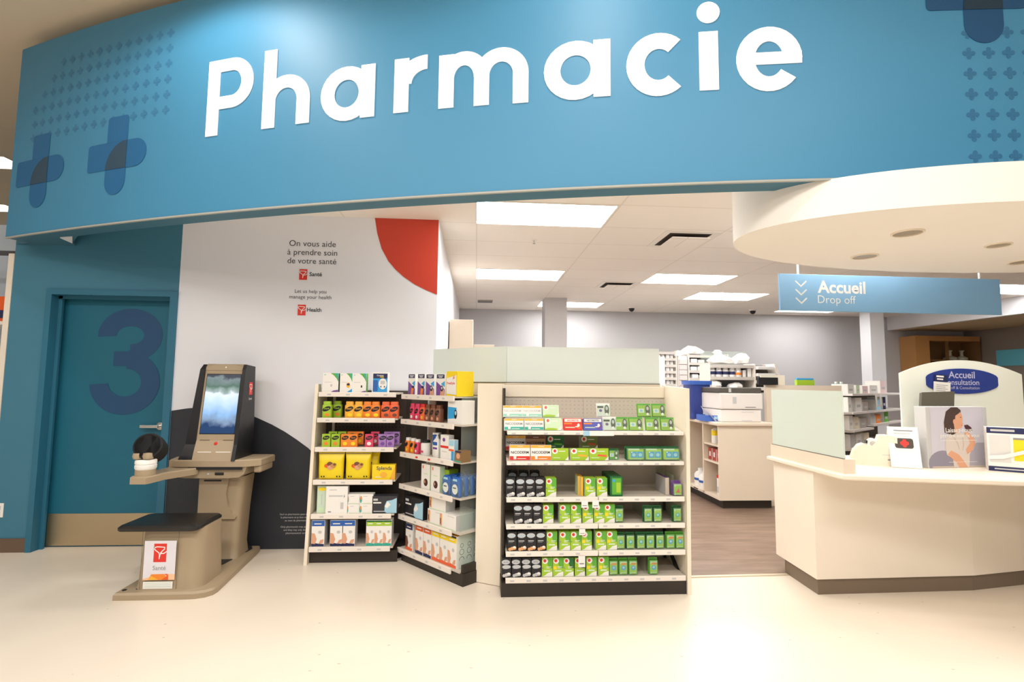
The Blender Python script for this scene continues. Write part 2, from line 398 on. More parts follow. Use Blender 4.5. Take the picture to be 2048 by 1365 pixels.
struct(fr.build('trim_3'))
DY = 4.71
dm = MB(); dm.box(-3.594, -2.634, DY, DY+.045, .006, 2.125, M_door)
door = struct(dm.build('door_1'), 'teal door with a large navy 3 and a steel kick plate')
nm = MB(); F = FR((0, DY, 0)); M_num = mat('numeral_navy', '#1f4a72', .5)
def num_arc(cx, cz, rx, rz, s, a0, a1, n=24, e=.002):
    for k in range(n):
        t0 = math.radians(a0+(a1-a0)*k/n); t1 = math.radians(a0+(a1-a0)*(k+1)/n)
        nm.poly(F, [(cx+rx*math.cos(t0), cz+rz*math.sin(t0)), (cx+rx*math.cos(t1), cz+rz*math.sin(t1)), (cx+(rx-s)*math.cos(t1), cz+(rz-s)*math.sin(t1)), (cx+(rx-s)*math.cos(t0), cz+(rz-s)*math.sin(t0))][::(-1 if a1 > a0 else 1)], M_num, e)
num_arc(-3.025, 1.798, .27, .235, .155, 184, -88); num_arc(-3.045, 1.385, .292, .277, .155, 88, -176, e=.003)
nm.rect(F, -3.15, -3.0, 1.53, 1.655, M_num, .004)
nm.build('door_numeral', door)['label'] = 'navy numeral 3 printed on the door'
MB().box(-3.585, -2.64, DY-.004, DY, .012, .275, M_steel).build('kick_plate', door)
hm = MB(); hm.lathe([(.033, 0), (.033, .012), (.028, .016)], (-2.725, DY, 1.012), M_chrome, axis='y', mtx=Matrix.Scale(-1, 4, (0,1,0)))
hm.lathe([(.012, 0), (.012, .05)], (-2.725, DY, 1.012), M_chrome, axis='y', mtx=Matrix.Scale(-1, 4, (0,1,0))); hm.box(-2.865, -2.715, DY-.06, DY-.042, 1.0, 1.024, M_chrome, .004)
hm.build('door_handle', door)
# wall outlet at the left edge
o = thing('wall_outlet', 'white wall outlet plate low on the teal wall left of the door', 'outlet', (-3.875, WY, .335))
pm = MB(); pm.box(-3.91, -3.84, WY-.006, WY, .278, .392, M_pwhite, .002); q = pm.build('cover_plate', o); q.matrix_parent_inverse = o.matrix_basis.inverted()
pm = MB(); pm.box(-3.89, -3.86, WY-.009, WY-.006, .34, .37, M_lgrey); pm.box(-3.89, -3.86, WY-.009, WY-.006, .295, .325, M_lgrey); q = pm.build('socket', o); q.matrix_parent_inverse = o.matrix_basis.inverted()
# mural wall
M_mur = mat('mural_white', '#e9eaf1', .55, noise=.01, nscale=2); M_mdk = mat('mural_charcoal', '#2b2e36', .5, noise=.05, nscale=2); M_mred = mat('mural_red', '#c8402c', .5, noise=.02, nscale=2)
struct(MB().box(-2.575, -.36, WY, WY+.12, 0, 2.88, M_mur).build('wall_mural'), 'white mural wall with red and charcoal circle segments')
wm = bpy.data.objects['wall_mural']; F = FR((0, WY, 0))
m = MB(); m.poly(F, [(-.362, 2.879)] + [(-.93 + 0, 2.879)] + [(x, z) for x, z in ((-.905,2.74),(-.862,2.6),(-.8,2.49),(-.735,2.415),(-.66,2.35),(-.56,2.283),(-.46,2.235),(-.362,2.196))], M_mred, .002); m.build('red_segment', wm)
m = MB(); cx, cz, r = -2.2, .25, .935
pts = [(-2.573, .002)] + [(-2.573, 1.152)]
pts += [(-2.45,1.172),(-2.33,1.184),(-2.2,1.186),(-2.08,1.168),(-1.96,1.135),(-1.85,1.09),(-1.74,1.04),(-1.63,.98),(-1.53,.915),(-1.43,.843),(-1.35,.77),(-1.27,.67),(-1.21,.55),(-1.17,.42),(-1.145,.28),(-1.14,.002)]
m.poly(F, pts[::-1], M_mdk, .002); m.build('charcoal_segment', wm)
M_ink = mat('mural_ink', '#47474b', .6); m = MB()
m.text(F, 'On vous aide', -1.464, 2.603, None, .402, M_ink, .002); m.text(F, 'à prendre soin', -1.463, 2.525, None, .43, M_ink, .002); m.text(F, 'de votre santé', -1.464, 2.448, None, .42, M_ink, .002)
m.text(F, 'Let us help you', -1.464, 2.186, None, .27, M_ink, .002); m.text(F, 'manage your health', -1.464, 2.135, None, .36, M_ink, .002)
m.text(F, 'Santé', -1.427, 2.338, None, .108, M_ink, .002, .02); m.text(F, 'Health', -1.427, 2.022, None, .124, M_ink, .002, .02)
for i, t in enumerate(('Seul un pharmacien peut exercer', 'la pharmacie et je bien veiller à', 'au nom du pharmacien', '', 'Only pharmacists may practise', 'and they may only do so', 'pharmaceutical care')):
    if t: m.text(F, t, -1.50, .282 - i*.026, .015, None, M_lgrey, .004)
m.build('mural_text', wm)
for z in (2.302, 1.987):
    m = MB(); pc_logo(m, F, -1.568, z, .068, .095, .002); m.build('logo', wm)
# pharmacy inner walls
M_gw = mat('grey_wall_paint', '#bcbabc', .65, noise=.02, nscale=1)
struct(MB().box(-.48, -.36, WY+.12, 10.2, 0, 2.88, M_white).build('wall_inner'))
struct(MB().box(-.48, 10.5, 10.2, 10.35, 0, 2.88, M_gw).build('wall_back'))
struct(MB().box(10.3, 10.45, 6.5, 10.2, 0, 2.61, mat('taupe_wall_paint', '#8b8178', .7)).build('wall_right'))
struct(MB().box(8.6, 8.7, 5.2, 10.2, 2.6, 2.88, M_white).box(8.7, 10.45, 5.2, 10.2, 2.6, 2.65, mat('alcove_ceiling', '#cdb894', .7)).build('ceiling_alcove'))
struct(MB().box(1.15, 1.53, 8.66, 9.05, 0, 2.88, mat('column_grey', '#bdb9b8', .65)).build('column_1'))
struct(MB().box(7.54, 7.82, 9.35, 9.62, 0, 2.88, M_white).build('column_2'))
# teal panel on the right wall
tp = MB(); tp.box(10.26, 10.3, 8.3, 9.5, 1.85, 2.16, mat('teal_sign', '#66bdd2', .5)); tag(tp.build('wall_panel'), 'teal rectangular panel on the far right taupe wall', 'panel')
# oval ceiling drum
M_drum = mat('drum_plaster', '#f8f1e8', .7, noise=.01, nscale=2)
ec = [(3.5+1.87*math.cos(math.radians(a)), 3.045+.82*math.sin(math.radians(a))) for a in range(0, 360, 4)]
dr = MB(); dr.prism(ec, 2.345, 2.55, M_drum)
def fy(x): return FCY - math.sqrt(FRAD**2 - (x-FCX)**2) + .16
up = [p for p in ec if p[1] >= fy(p[0])]
k0 = min(range(len(up)), key=lambda i: up[i][0] if up[i][1] < 3.3 else 99)
ups = sorted(up, key=lambda p: math.atan2(p[1]-3.2, p[0]-3.5))
dr.prism(ups, 2.549, 2.885, M_drum)
drum = struct(dr.build('ceiling_drum', smooth=True), 'cream oval drum soffit over the counter')
M_ring = mat('downlight_ring', '#efe2cd', .4); M_dli = mat('downlight_reflector', '#b9ad98', .35, .3)
for i, (x, y, r, lab) in enumerate(((2.57, 2.86, .085, 'large round recessed downlight near the front of the cream oval soffit'), (2.74, 3.42, .085, 'round recessed downlight in the oval soffit above the hanging sign'), (3.36, 3.05, .07, 'small faint recessed downlight in the right part of the oval soffit'), (3.98, 3.45, .085, 'round recessed downlight at the far right of the oval soffit'))):
    t = thing('downlight', lab, 'light', (x, y, 2.345), 0, 'recessed downlights in the oval soffit')
    mm = MB(); mm.lathe([(r, 0), (r, -.008), (r*.86, -.008), (r*.86, 0)], (0,0,0), M_ring, 24); mm.build('trim_ring', t)
    mm = MB(); mm.lathe([(r*.84, -.002), (r*.5, .02-.0225)], (0,0,0), M_dli, 24); mm.build('reflector', t)
# ceiling light panels
M_glow = mat('light_panel', '#fffefb', .5, emit=PANEL_GLOW); M_lfr = mat('light_frame', '#eee8df', .5)
def troffer(x0, x1, y0, y1, lab, z=2.88, grp='ceiling light panels in the pharmacy', glow=None):
    t = thing('ceiling_light', lab, 'light', ((x0+x1)/2, (y0+y1)/2, z), 0, grp); a, b = (x1-x0)/2, (y1-y0)/2
    MB().box(-a+.012, a-.012, -b+.012, b-.012, -.004, -.001, glow or M_glow).build('diffuser', t)
    f = MB()
    for q in ((-a, a, -b, -b+.012), (-a, a, b-.012, b), (-a, -a+.012, -b+.012, b-.012), (a-.012, a, -b+.012, b-.012)): f.box(*q, -.008, -.0005, M_lfr)
    f.build('frame', t)
for a in ((-.03, 1.145, 4.045, 4.645, 'large lit ceiling panel just below the fascia, nearest on the left'), (-.03, 1.135, 6.52, 7.18, 'lit ceiling panel second back in the left row'), (2.335, 3.47, 6.54, 7.2, 'lit ceiling panel in middle of ceiling, left of the hanging sign'),
          (3.49, 4.65, 7.8, 8.5, 'lit ceiling panel just behind and right of the middle panel'), (2.40, 3.55, 4.07, 4.66, 'lit ceiling panel mostly hidden behind the oval soffit edge'), (1.13, 2.29, 9.08, 9.68, 'lit ceiling panel farthest back, right beside the grey column'),
          (7.33, 8.5, 6.66, 7.37, 'lit ceiling panel at the right end of the hanging sign')): troffer(*a)
troffer(5.83, 6.97, 9.05, 9.72, 'lit ceiling panel under the bottom edge of the hanging sign', glow=mat('light_panel_dim', '#fffefb', .5, emit=12))
M_sglow = mat('store_panel', '#fff6e8', .5, emit=5)
troffer(-7.8, -6.2, 6.95, 7.38, 'lit store ceiling strip left of the blue fascia, upper one', 4.3, 'store ceiling strips', M_sglow)
troffer(-9.6, -7.9, 8.95, 9.35, 'lit store ceiling strip left of the blue fascia, lower one', 4.3, 'store ceiling strips', M_sglow)
def vent(x0, x1, y0, y1, lab):
    t = thing('ceiling_vent', lab, 'vent', ((x0+x1)/2, (y0+y1)/2, 2.88), 0, 'square air diffusers'); a, b = (x1-x0)/2, (y1-y0)/2
    MB().box(-a, a, -b, b, -.003, -.0005, mat('vent_gap', '#3a2f26', .8)).build('duct_opening', t)
    MB().box(-a+.035, a-.01, -b+.035, b-.06, -.04, -.03, M_ceil).build('baffle_plate', t)
    f = MB()
    for q in ((-a-.06, a+.06, -b-.06, -b), (-a-.06, a+.06, b, b+.06), (-a-.06, -a, -b, b), (a, a+.06, -b, b)): f.box(*q, -.006, -.0005, M_lfr)
    f.build('frame', t)
vent(1.84, 2.26, 4.74, 5.2, 'square ceiling vent with dark slot, in front near the oval soffit'); vent(1.84, 2.25, 7.22, 7.62, 'small distant square ceiling vent left of the middle light panel')
t = thing('ceiling_sprinkler', 'small sprinkler head behind the nearest ceiling light panel', 'sprinkler', (.566, 5.14, 2.88))
MB().lathe([(.035, 0), (.03, -.008)], (0,0,0), M_lfr).build('escutcheon', t); MB().lathe([(.008, -.008), (.008, -.035), (.016, -.037), (.016, -.04)], (0,0,0), M_chrome, 10).build('head', t)
g = MB(); g.box(.0, .27, 9.05, 9.32, 2.868, 2.88, mat('grille_grey', '#bdb4a8', .6))
for i in range(6): g.box(.01, .26, 9.07+i*.042, 9.085+i*.042, 2.864, 2.868, M_pgrey)
tag(g.build('return_grille'), 'small grey return grille at back left of pharmacy ceiling', 'vent')
for x, lab in ((2.93, 'dark dome camera on ceiling left of the two middle light panels'), (5.32, 'dark dome camera on ceiling just left of the hanging sign')):
    t = thing('security_camera', lab, 'camera', (x, 9.55, 2.88), 0, 'dome cameras at the back of the ceiling')
    MB().lathe([(.07, 0), (.07, -.02), (.06, -.025)], (0,0,0), M_lfr).build('base', t)
    MB().lathe([(.055, -.025), (.05, -.05), (.035, -.075), (.012, -.088)], (0,0,0), M_black).build('dome', t, True)

def wp(o, root):                      # a part modelled in world coordinates joins its thing
    o.parent = root; o.matrix_parent_inverse = root.matrix_basis.inverted(); return o
# ================================================================ STORE SHELF at the far left edge
t = thing('store_shelf', 'white framed store shelf at far left edge beyond the teal wall', 'shelf', (-4.6, 4.75, 0))
M_sbk = mat('store_shelf_back', '#b9c6d4', .6)
wp(MB().box(-3.995, -3.945, 4.6, 4.66, 0, 2.475, mat('store_post', '#e9dfd0', .5), .006).build('post'), t)
wp(MB().box(-6.5, -3.95, 4.66, 4.7, 2.475, 2.51, mat('store_rail', '#4a4a4e', .5)).build('top_rail'), t)
wp(MB().box(-6.5, -3.99, 5.1, 5.14, 0, 2.86, M_sbk).build('back_panel'), t)
for z in (.5, 1.25, 1.9): wp(MB().box(-6.5, -3.99, 4.68, 5.1, z-.03, z, M_lip).build('shelf'), t)
m = MB(); m.box(-4.3, -4.03, 4.72, 4.9, 1.9, 2.12, M_dorange, .004); m.rect(FR((-4.3, 4.72, 1.9)), .0, .27, .03, .1, M_navy)
tag(m.build('product_box'), 'orange and navy box on the store shelf at the far left edge', 'box')

# ================================================================ HEALTH KIOSK
K = thing('health_kiosk', 'tan and black blood pressure kiosk with seat, arm cuff and screen', 'kiosk', (-2.0, 4.1, 0))
out = [(-2.30,3.585),(-1.86,3.588)] + [(-1.80,3.592),(-1.745,3.612),(-1.712,3.65),(-1.705,3.70)] + [(-1.765,4.50),(-1.775,4.55),(-2.30,4.55)]
m = MB(); m.prism(out, 0, .032, M_tan)
def inset(P, d):
    c = Vector((sum(p[0] for p in P)/len(P), sum(p[1] for p in P)/len(P))); return [tuple(c + (Vector(p)-c)*(1-d/(Vector(p)-c).length)) for p in P]
m.loft([[(*p, .032) for p in out], [(*p, .045) for p in inset(out, .012)]], M_tan)
base = wp(m.build('base', smooth=True), K)
wp(MB().prism([(-2.12,4.04),(-1.98,3.99),(-1.86,4.10),(-1.80,4.46),(-1.83,4.52),(-2.12,4.52)], .045, .05, mat('rubber_mat', '#2b2a28', .7, noise=.3, nscale=6)).build('floor_mat'), K)
m = MB()
for x, y in ((-2.265, 3.64), (-2.19, 3.66)): m.lathe([(.014, .0452), (.014, .047)], (x, y, 0), M_black, 10)
m.build('bolt_hole', base)
# seat pedestal
def ped(z, g): return [(x, y, z) for x, y in rrect(-2.215-g, -1.80+g*.6, 3.645-g, 4.0+g, .085, 5)]
seat = wp(MB().loft([ped(.045, .012), ped(.07, .004), ped(.43, -.012)], M_tan).build('seat_pedestal', smooth=True), K)
SF = FR((0, 3.634, 0))
m = MB(); 
for x in (-2.168, -1.94): m.rect(SF, x-.0015, x+.0015, .05, .425, M_tan2, .0005)
m.build('seam', seat)
m = MB(); m.rect(SF, -2.152, -1.952, .108, .358, mat('sticker_lilac', '#e4e2ea', .5), .001)
pc_logo(m, SF, -2.092, .222, .08, .118, .0015); m.text(SF, 'Santé', -2.052, .172, None, .082, M_pgrey, .002)
m.poly(SF, [(-2.152,.108),(-1.952,.108),(-1.952,.145),(-2.0,.146),(-2.05,.13),(-2.1,.132),(-2.152,.115)], mat('sticker_peach', '#f6c6a0', .5), .0014)
m.poly(SF, [(-2.118,.109),(-2.04,.109),(-1.995,.112),(-2.02,.146),(-2.1,.145)], M_orange, .0018); m.poly(SF, [(-2.035,.109),(-1.992,.109),(-1.992,.14),(-2.0,.147),(-2.02,.146),(-2.0,.135)], M_dorange, .0022)
m.poly(SF, [(-2.118,.109),(-2.05,.109),(-2.1,.135)], M_gold, .0022)
m.build('sticker', seat)
m = MB(); m.rect(SF, -2.148, -1.962, .052, .098, M_pwhite, .001)
for i in range(3): m.rect(SF, -2.14, -1.972, .066+.011*i, .068+.011*i, M_mint, .0015)
m.build('info_label', seat)
m = MB()
def cus(z, g): return [(x, y, z) for x, y in rrect(-2.325-g, -1.815+g, 3.60-g, 3.965+g, .035, 4)]
m.loft([cus(.425, -.004), cus(.432, 0), cus(.446, 0), cus(.458, -.012), cus(.462, -.05)], mat('seat_vinyl', '#1c1a19', .35))
wp(m.build('seat_cushion', smooth=True), K)
# column with scooped panel
def colr(z, x0, x1, y0, y1, r=.05): return [(x, y, z) for x, y in rrect(x0, x1, y0, y1, r, 4)]
colm = wp(MB().loft([colr(.045,-2.16,-1.815,4.20,4.46), colr(.07,-2.15,-1.82,4.215,4.46), colr(.13,-2.14,-1.83,4.235,4.46), colr(.40,-2.135,-1.822,4.24,4.47), colr(.665,-2.13,-1.80,4.235,4.47)], M_tan).build('column', smooth=True), K)
m = MB(); pts = [(-2.12,.655),(-1.90,.655),(-1.885,.56),(-1.885,.36)] 
pts = [(-2.125,.66),(-1.905,.66)] + [(-1.905+.075*math.sin(math.radians(a))*0 - .0, .66) for a in ()] + [(-1.92,.54),(-1.905,.45),(-1.87,.385),(-1.84,.36),(-1.845,.345),(-1.93,.345),(-2.04,.36),(-2.125,.385)]
m.prism(pts, 4.215, 4.245, M_tan, axis='y'); m.rect(FR((0,4.215,0)), -2.09, -1.96, .632, .645, M_black, .001)
m.build('leaflet_scoop', colm)
# console
m = MB(); top = [(-2.36,4.30),(-2.33,4.165),(-2.26,4.13),(-1.78,4.13),(-1.66,4.20),(-1.655,4.46),(-2.30,4.48)]
m.prism(top, .755, .80, M_tan)
m.loft([[(x, y, .80) for x, y in top], [(x, y, .808) for x, y in inset(top, .012)]], M_tan)
wp(m.build('console_top', smooth=True), K)
lob = [(-2.325,.755),(-2.31,.71),(-2.27,.678),(-2.20,.668),(-1.88,.668),(-1.80,.675),(-1.765,.70),(-1.75,.755)]
m = MB(); m.prism(lob, 4.15, 4.44, M_tan, axis='y'); tray = wp(m.build('console_tray', smooth=True), K)
m = MB(); m.box(-2.17, -1.775, 4.126, 4.14, .735, .756, M_black); m.box(-1.98, -1.915, 4.143, 4.152, .692, .712, M_black, .003); m.box(-2.035, -2.02, 4.145, 4.152, .695, .707, M_lgrey); m.build('card_slot', tray)
wp(MB().box(-1.72, -1.66, 4.20, 4.44, .70, .757, M_tan, .015).build('right_bracket'), K)
# arm and cuff
arm = [(-2.362,3.775),(-2.347,3.75),(-2.245,3.75),(-2.232,3.775),(-2.215,3.92),(-2.10,4.14),(-2.26,4.22),(-2.32,4.2),(-2.362,3.95)]
m = MB(); m.prism(arm, .70, .742, M_tan); m.loft([[(x,y,.742) for x,y in arm],[(x,y,.75) for x,y in inset(arm,.012)]], M_tan); wp(m.build('arm_rest', smooth=True), K)
m = MB(); m.lathe([(.062,.75),(.062,.79)], (-2.297,3.83,0), M_tan, 20); m.lathe([(.06,.79),(.066,.80),(.066,.82),(.06,.825),(.066,.83),(.066,.85),(.06,.86)], (-2.297,3.83,0), M_pwhite, 20); cs = wp(m.build('cuff_support', smooth=True), K)
cm = Matrix.Rotation(math.radians(14), 4, 'Z') @ Matrix.Rotation(math.radians(-22), 4, 'X')
m = MB(); m.lathe([(.08,-.075),(.09,-.07),(.094,0),(.09,.07),(.08,.075),(.077,.03),(.076,-.03),(.08,-.075)], (-2.297,3.875,.928), mat('cuff_fabric', '#0d0d0f', .75), 28, 'y', cm); cuff = m.build('cuff', smooth=True); wp(cuff, K)
m = MB()
for dx in (-.036, .03): m.lathe([(.001,.862),(.03,.865),(.036,.885),(.03,.905),(.001,.91)], (-2.297+dx,3.80,0), M_tan, 14)
m.build('cuff_pad', cs, True)
# tower
YB, ZB, YT, ZT = 4.165, .80, 4.27, 1.52
sl = (YT-YB)/(ZT-ZB)
def yy(z): return YB + sl*(z-ZB)
m = MB(); m.prism([(YB-.03,ZB),(YB-.012,.86),(yy(.95)-.0,.95),(YT,ZT),(YT+.03,1.545),(4.40,1.535),(4.44,.80)], -2.15, -1.855, M_tan, axis='x')
tb = wp(m.build('tower_body', smooth=False), K)
m = MB(); vs = []
for x0, x1, y, z in ((-2.255,-2.15,YB-.03,ZB),(-2.225,-2.15,YB+.01,.92),(-2.185,-2.15,YT-.02,1.50),(-2.175,-2.15,YT+.01,1.54),(-2.175,-2.15,4.41,1.535),(-2.255,-2.15,4.46,.80)): vs += [(x0,y,z),(x1,y,z)]
m.add(vs, [(0,2,4,6,8,10),(11,9,7,5,3,1)] + [(2*i,2*i+1,(2*i+3)%12,(2*i+2)%12) for i in range(6)], M_black); wp(m.build('side_panel', smooth=False), K)
m = MB(); m.prism([(YB-.045,ZB),(YB-.01,.92),(YT-.03,1.50),(YT-.01,1.54),(4.415,1.53),(4.46,.80)], -1.857, -1.83, M_black, axis='x')
sp = wp(m.build('side_panel'), K)
SX = FR((-1.83, 0, 0), Y, Z); m = MB(); pc_logo(m, SX, 4.315, 1.30, .06, .10, .001); m.text(SX, 'Santé', 4.345, 1.26, None, .055, M_pwhite, .001); m.build('logo', sp)
tv = Vector((0, sl, 1)).normalized(); TF = (Vector((0, YB, ZB)), X, tv)
m = MB(); m.poly(TF, arc2(-2.002, .58, .148, 0, 0, 1)[:0] + [(-2.148,.70),(-1.857,.70),(-1.857,.725),(-1.92,.745),(-2.002,.752),(-2.085,.745),(-2.148,.725)], M_tan, .004); m.ell(TF, -1.995, .725, .006, .006, M_pwhite, .005)
m.build('top_bezel', tb)
def screen_mat():
    mt = bpy.data.materials.new('kiosk_screen'); mt.use_nodes = True; nt = mt.node_tree; b = nt.nodes['Principled BSDF']
    tc = nt.nodes.new('ShaderNodeTexCoord'); sp_ = nt.nodes.new('ShaderNodeSeparateXYZ'); n = nt.nodes.new('ShaderNodeTexNoise'); n.inputs['Scale'].default_value = 9; n.inputs['Detail'].default_value = 3
    ad = nt.nodes.new('ShaderNodeMath'); ad.operation = 'MULTIPLY_ADD'; ad.inputs[1].default_value = .34; 
    r = ramp(nt, [(.18,'#1f3a63'),(.26,'#6f86a6'),(.36,'#7fa8d6'),(.55,'#a9c6e2'),(.70,'#c9d9e6'),(.74,'#8fa3a8'),(.84,'#4d6a62'),(.95,'#6f8088'),(1,'#39404e')])
    L = nt.links.new; L(tc.outputs['Generated'], sp_.inputs[0]); L(tc.outputs['Object'], n.inputs['Vector']); L(n.outputs['Fac'], ad.inputs[0]); L(sp_.outputs['Z'], ad.inputs[2])
    sb = nt.nodes.new('ShaderNodeMath'); sb.operation = 'SUBTRACT'; sb.inputs[1].default_value = .14; L(ad.outputs[0], sb.inputs[0]); L(sb.outputs[0], r.inputs[0])
    L(r.outputs[0], b.inputs['Base Color']); L(r.outputs[0], b.inputs['Emission Color']); b.inputs['Emission Strength'].default_value = .55; b.inputs['Roughness'].default_value = .2
    return mt
z0 = .195/1*1.0
m = MB(); m.rect(TF, -2.135, -1.868, .198, .672, M_black, .002); m.rect(TF, -2.13, -1.873, .204, .666, screen_mat(), .004); m.build('screen', tb)
m = MB(); m.lathe([(.014,0),(.013,-.008),(.008,-.012)], (-2.0, yy(.925)-.0, .925), M_red, 16, 'y'); m.build('button', tb)
m = MB()
for i in range(3):
    m.rect(TF, -2.125, -2.05, .15-.02*i, .156-.02*i, M_tan2, .003); m.rect(TF, -1.95, -1.875, .15-.02*i, .156-.02*i, M_tan2, .003)
m.rect(TF, -2.12, -2.02, .055, .065, M_pwhite, .02); m.rect(TF, -1.985, -1.875, .055, .065, M_pwhite, .02)
m.build('printed_instructions', tb)

# ================================================================ GONDOLAS
G1Y = (4.29, 4.275, 4.25, 4.235, 4.215, 4.20); G1Z = (1.329, 1.123, .893, .639, .38, .134); G1X = (-1.272, -.652)
g1 = thing('shelf_gondola', 'narrow dark backed gondola against the white mural beside the kiosk', 'shelf', (-.95, 4.4, 0))
wp(MB().prism([(4.19,0),(4.30,1.392),(4.58,1.392),(4.58,0)], -1.305, -1.28, M_beige, axis='x').build('side_panel'), g1)
M_gbk = mat('gondola_back', '#4d433b', .6); m = MB(); m.box(-1.28, -.42, 4.565, 4.583, .05, 1.34, M_gbk); m.box(-.60, -.56, 4.55, 4.57, .08, 1.30, M_dark)
for i in range(22):
    for j in range(2): m.rect(FR((0,4.565,0)), -1.2+.03*i, -1.19+.03*i, 1.02+.03*j, 1.03+.03*j, M_black)
wp(m.build('back_panel'), g1)
wp(MB().box(-1.225, -1.205, 4.55, 4.566, .1, 1.33, M_lip).build('upright'), g1)
wp(MB().prism([(-1.28,4.245),(-.60,4.245),(-.612,4.32),(-.44,4.50),(-.44,4.565),(-1.28,4.565)], 0, .09, M_dark).build('kick_base'), g1)
for y, z in zip(G1Y, G1Z):
    s_ = wp(MB().box(G1X[0], G1X[1]+.02, y+.006, 4.563, z-.016, z-.004, M_deck).build('shelf'), g1)
    m = MB(); m.box(G1X[0], G1X[1], y-.008, y+.006, z-.038, z, M_lip, .003)
    for k in range(4): m.rect(FR((0, y-.008, 0)), G1X[0]+.07+.15*k, G1X[0]+.10+.15*k, z-.026, z-.014, M_lgrey)
    m.build('price_rail', s_)
# angled gondola
A2 = Vector((-.605, 4.297, 0)); TH2 = math.radians(-48.36); LEN2 = .673
d2 = Vector((math.cos(TH2), math.sin(TH2), 0)); n2 = Vector((-d2.y, d2.x, 0))
G2Z = (1.318, 1.117, .853, .60, .36, .10); G2D = (.02, .012, .006, 0, 0, 0)
g2 = thing('shelf_gondola', 'angled gondola with clear end panel between narrow gondola and wide display', 'shelf', A2, TH2)
MX2 = Matrix.Translation(A2) @ Matrix.Rotation(TH2, 4, 'Z')
def p2(m, name): 
    o = m.build(name); o.parent = g2; return o
p2(MB().box(.035, .79, .012, .30, 0, .085, M_dark), 'kick_base')
m = MB(); m.box(.0, .76, .285, .30, .085, 1.32, M_gbk); m.box(.0, .09, .275, .286, .085, 1.32, M_beige2); m.box(.25, .28, .272, .286, .085, 1.32, mat('gond_upright', '#8a7a66', .5)); p2(m, 'back_panel')
p2(MB().box(.76, .785, .02, .30, 0, .14, M_dark), 'end_foot')
for i, z in enumerate(G2Z):
    o = p2(MB().box(.0, .76 if i else LEN2, .006, .285, z-.016, z-.004, M_deck), 'shelf')
    m = MB(); m.box(0, LEN2, -.008, .006, z-.04, z, M_lip, .003)
    for k in range(4): m.rect(FR((0, -.008, 0)), .06+.16*k, .09+.16*k, z-.028, z-.014, M_red if (i == 2 and k in (1, 2)) else M_lgrey)
    m.build('price_rail', o)
p2(MB().box(.722, .728, .03, .284, .10, 1.31, M_clear), 'clear_end_panel')
# filler panel
Fa, Fb = Vector((.012, 3.806, 0)), Vector((.188, 3.712, 0)); dd = (Fb-Fa).normalized(); nn = Vector((-dd.y, dd.x, 0))
tag(MB().prism([tuple((Fa)[:2]), tuple(Fb[:2]), tuple((Fb+nn*.025)[:2]), tuple((Fa+nn*.025)[:2])], .004, 1.412, M_beige).build('filler_panel'), 'tall plain beige filler panel between the angled gondola and wide display', 'panel')
# wide display
g3 = thing('shelf_display', 'wide beige framed display of stop smoking products', 'shelf', (.83, 3.7, 0))
DX0, DX1, DYF = .215, 1.443, 3.53
wp(MB().prism([(3.517,0),(3.425+.07,1.392),(3.95,1.41),(3.95,0)], 1.45, 1.476, M_beige, axis='x').build('side_panel'), g3)
wp(MB().prism([(3.60,0),(3.62,1.38),(3.95,1.38),(3.95,0)], .192, .206, M_dark, axis='x').build('side_panel'), g3)['label'] = 'dark slotted side of the wide display'
m = MB(); m.box(.206, 1.45, 3.92, 3.935, .08, 1.33, mat('pegboard', '#cdc3b6', .6))
F = FR((0,3.92,0)); M_hole = mat('peg_hole', '#8f857a', .8)
for i in range(38):
    for j in range(4): m.ell(F, .24+.032*i, 1.285-.03*j, .0032, .0032, M_hole, n=6)
for i in range(14):
    for j in range(4): m.ell(F, .24+.032*i, .83-.03*j, .0032, .0032, M_hole, n=6)
m.rect(F, .835, .838, .1, 1.33, M_hole); wp(m.build('back_panel'), g3)
wp(MB().box(.206, 1.45, 3.905, 3.94, 1.315, 1.40, M_beige, .003).build('top_rail'), g3)
m = MB()
m.box(.206, .222, 3.90, 3.92, .1, 1.31, M_dark); m.box(.822, .838, 3.915, 3.92, .1, 1.31, M_deck); m.box(1.43, 1.446, 3.90, 3.92, .1, .7, M_dark)
wp(m.build('upright'), g3)
wp(MB().box(.186, 1.45, 3.535, 3.93, 0, .09, M_dark).build('kick_base'), g3)
wp(MB().prism([(3.60,.09),(3.92,.27),(3.92,.25),(3.62,.05)], 1.436, 1.449, M_black, axis='x').build('brace'), g3)
D3Z = (1.094, .89, .652, .475, .296, .125)
for i, z in enumerate(D3Z):
    rise = .075 if i < 2 else 0
    m = MB(); m.prism([(DYF+.006, z-.02),(DYF+.006,z-.006),(3.918,z-.006+rise),(3.918,z-.02+rise)], DX0, DX1, M_deck, axis='x')
    s_ = wp(m.build('shelf'), g3)
    segs = ((DX0, DX1),) if i in (0, 1, 5) else ((DX0, .838), (.843, DX1))
    for a, b in segs:
        m = MB(); m.box(a, b, DYF-.006, DYF+.006, z-(.026 if i < 2 else .034), z, M_lip, .003)
        for k in range(int((b-a)/.11)): m.rect(FR((0,DYF-.006,0)), a+.03+.11*k, a+.058+.11*k, z-.024, z-.012, M_lgrey)
        m.build('price_rail', s_)
for x in (1.19, 1.395):
    wp(MB().box(x, x+.004, 3.56, 3.9, .475, .59, M_bubble).build('divider'), g3)
wp(MB().box(1.375, 1.38, 3.56, 3.9, .652, .79, M_bubble).build('divider'), g3); wp(MB().box(1.175, 1.18, 3.58, 3.9, .125, .235, M_bubble).build('divider'), g3)
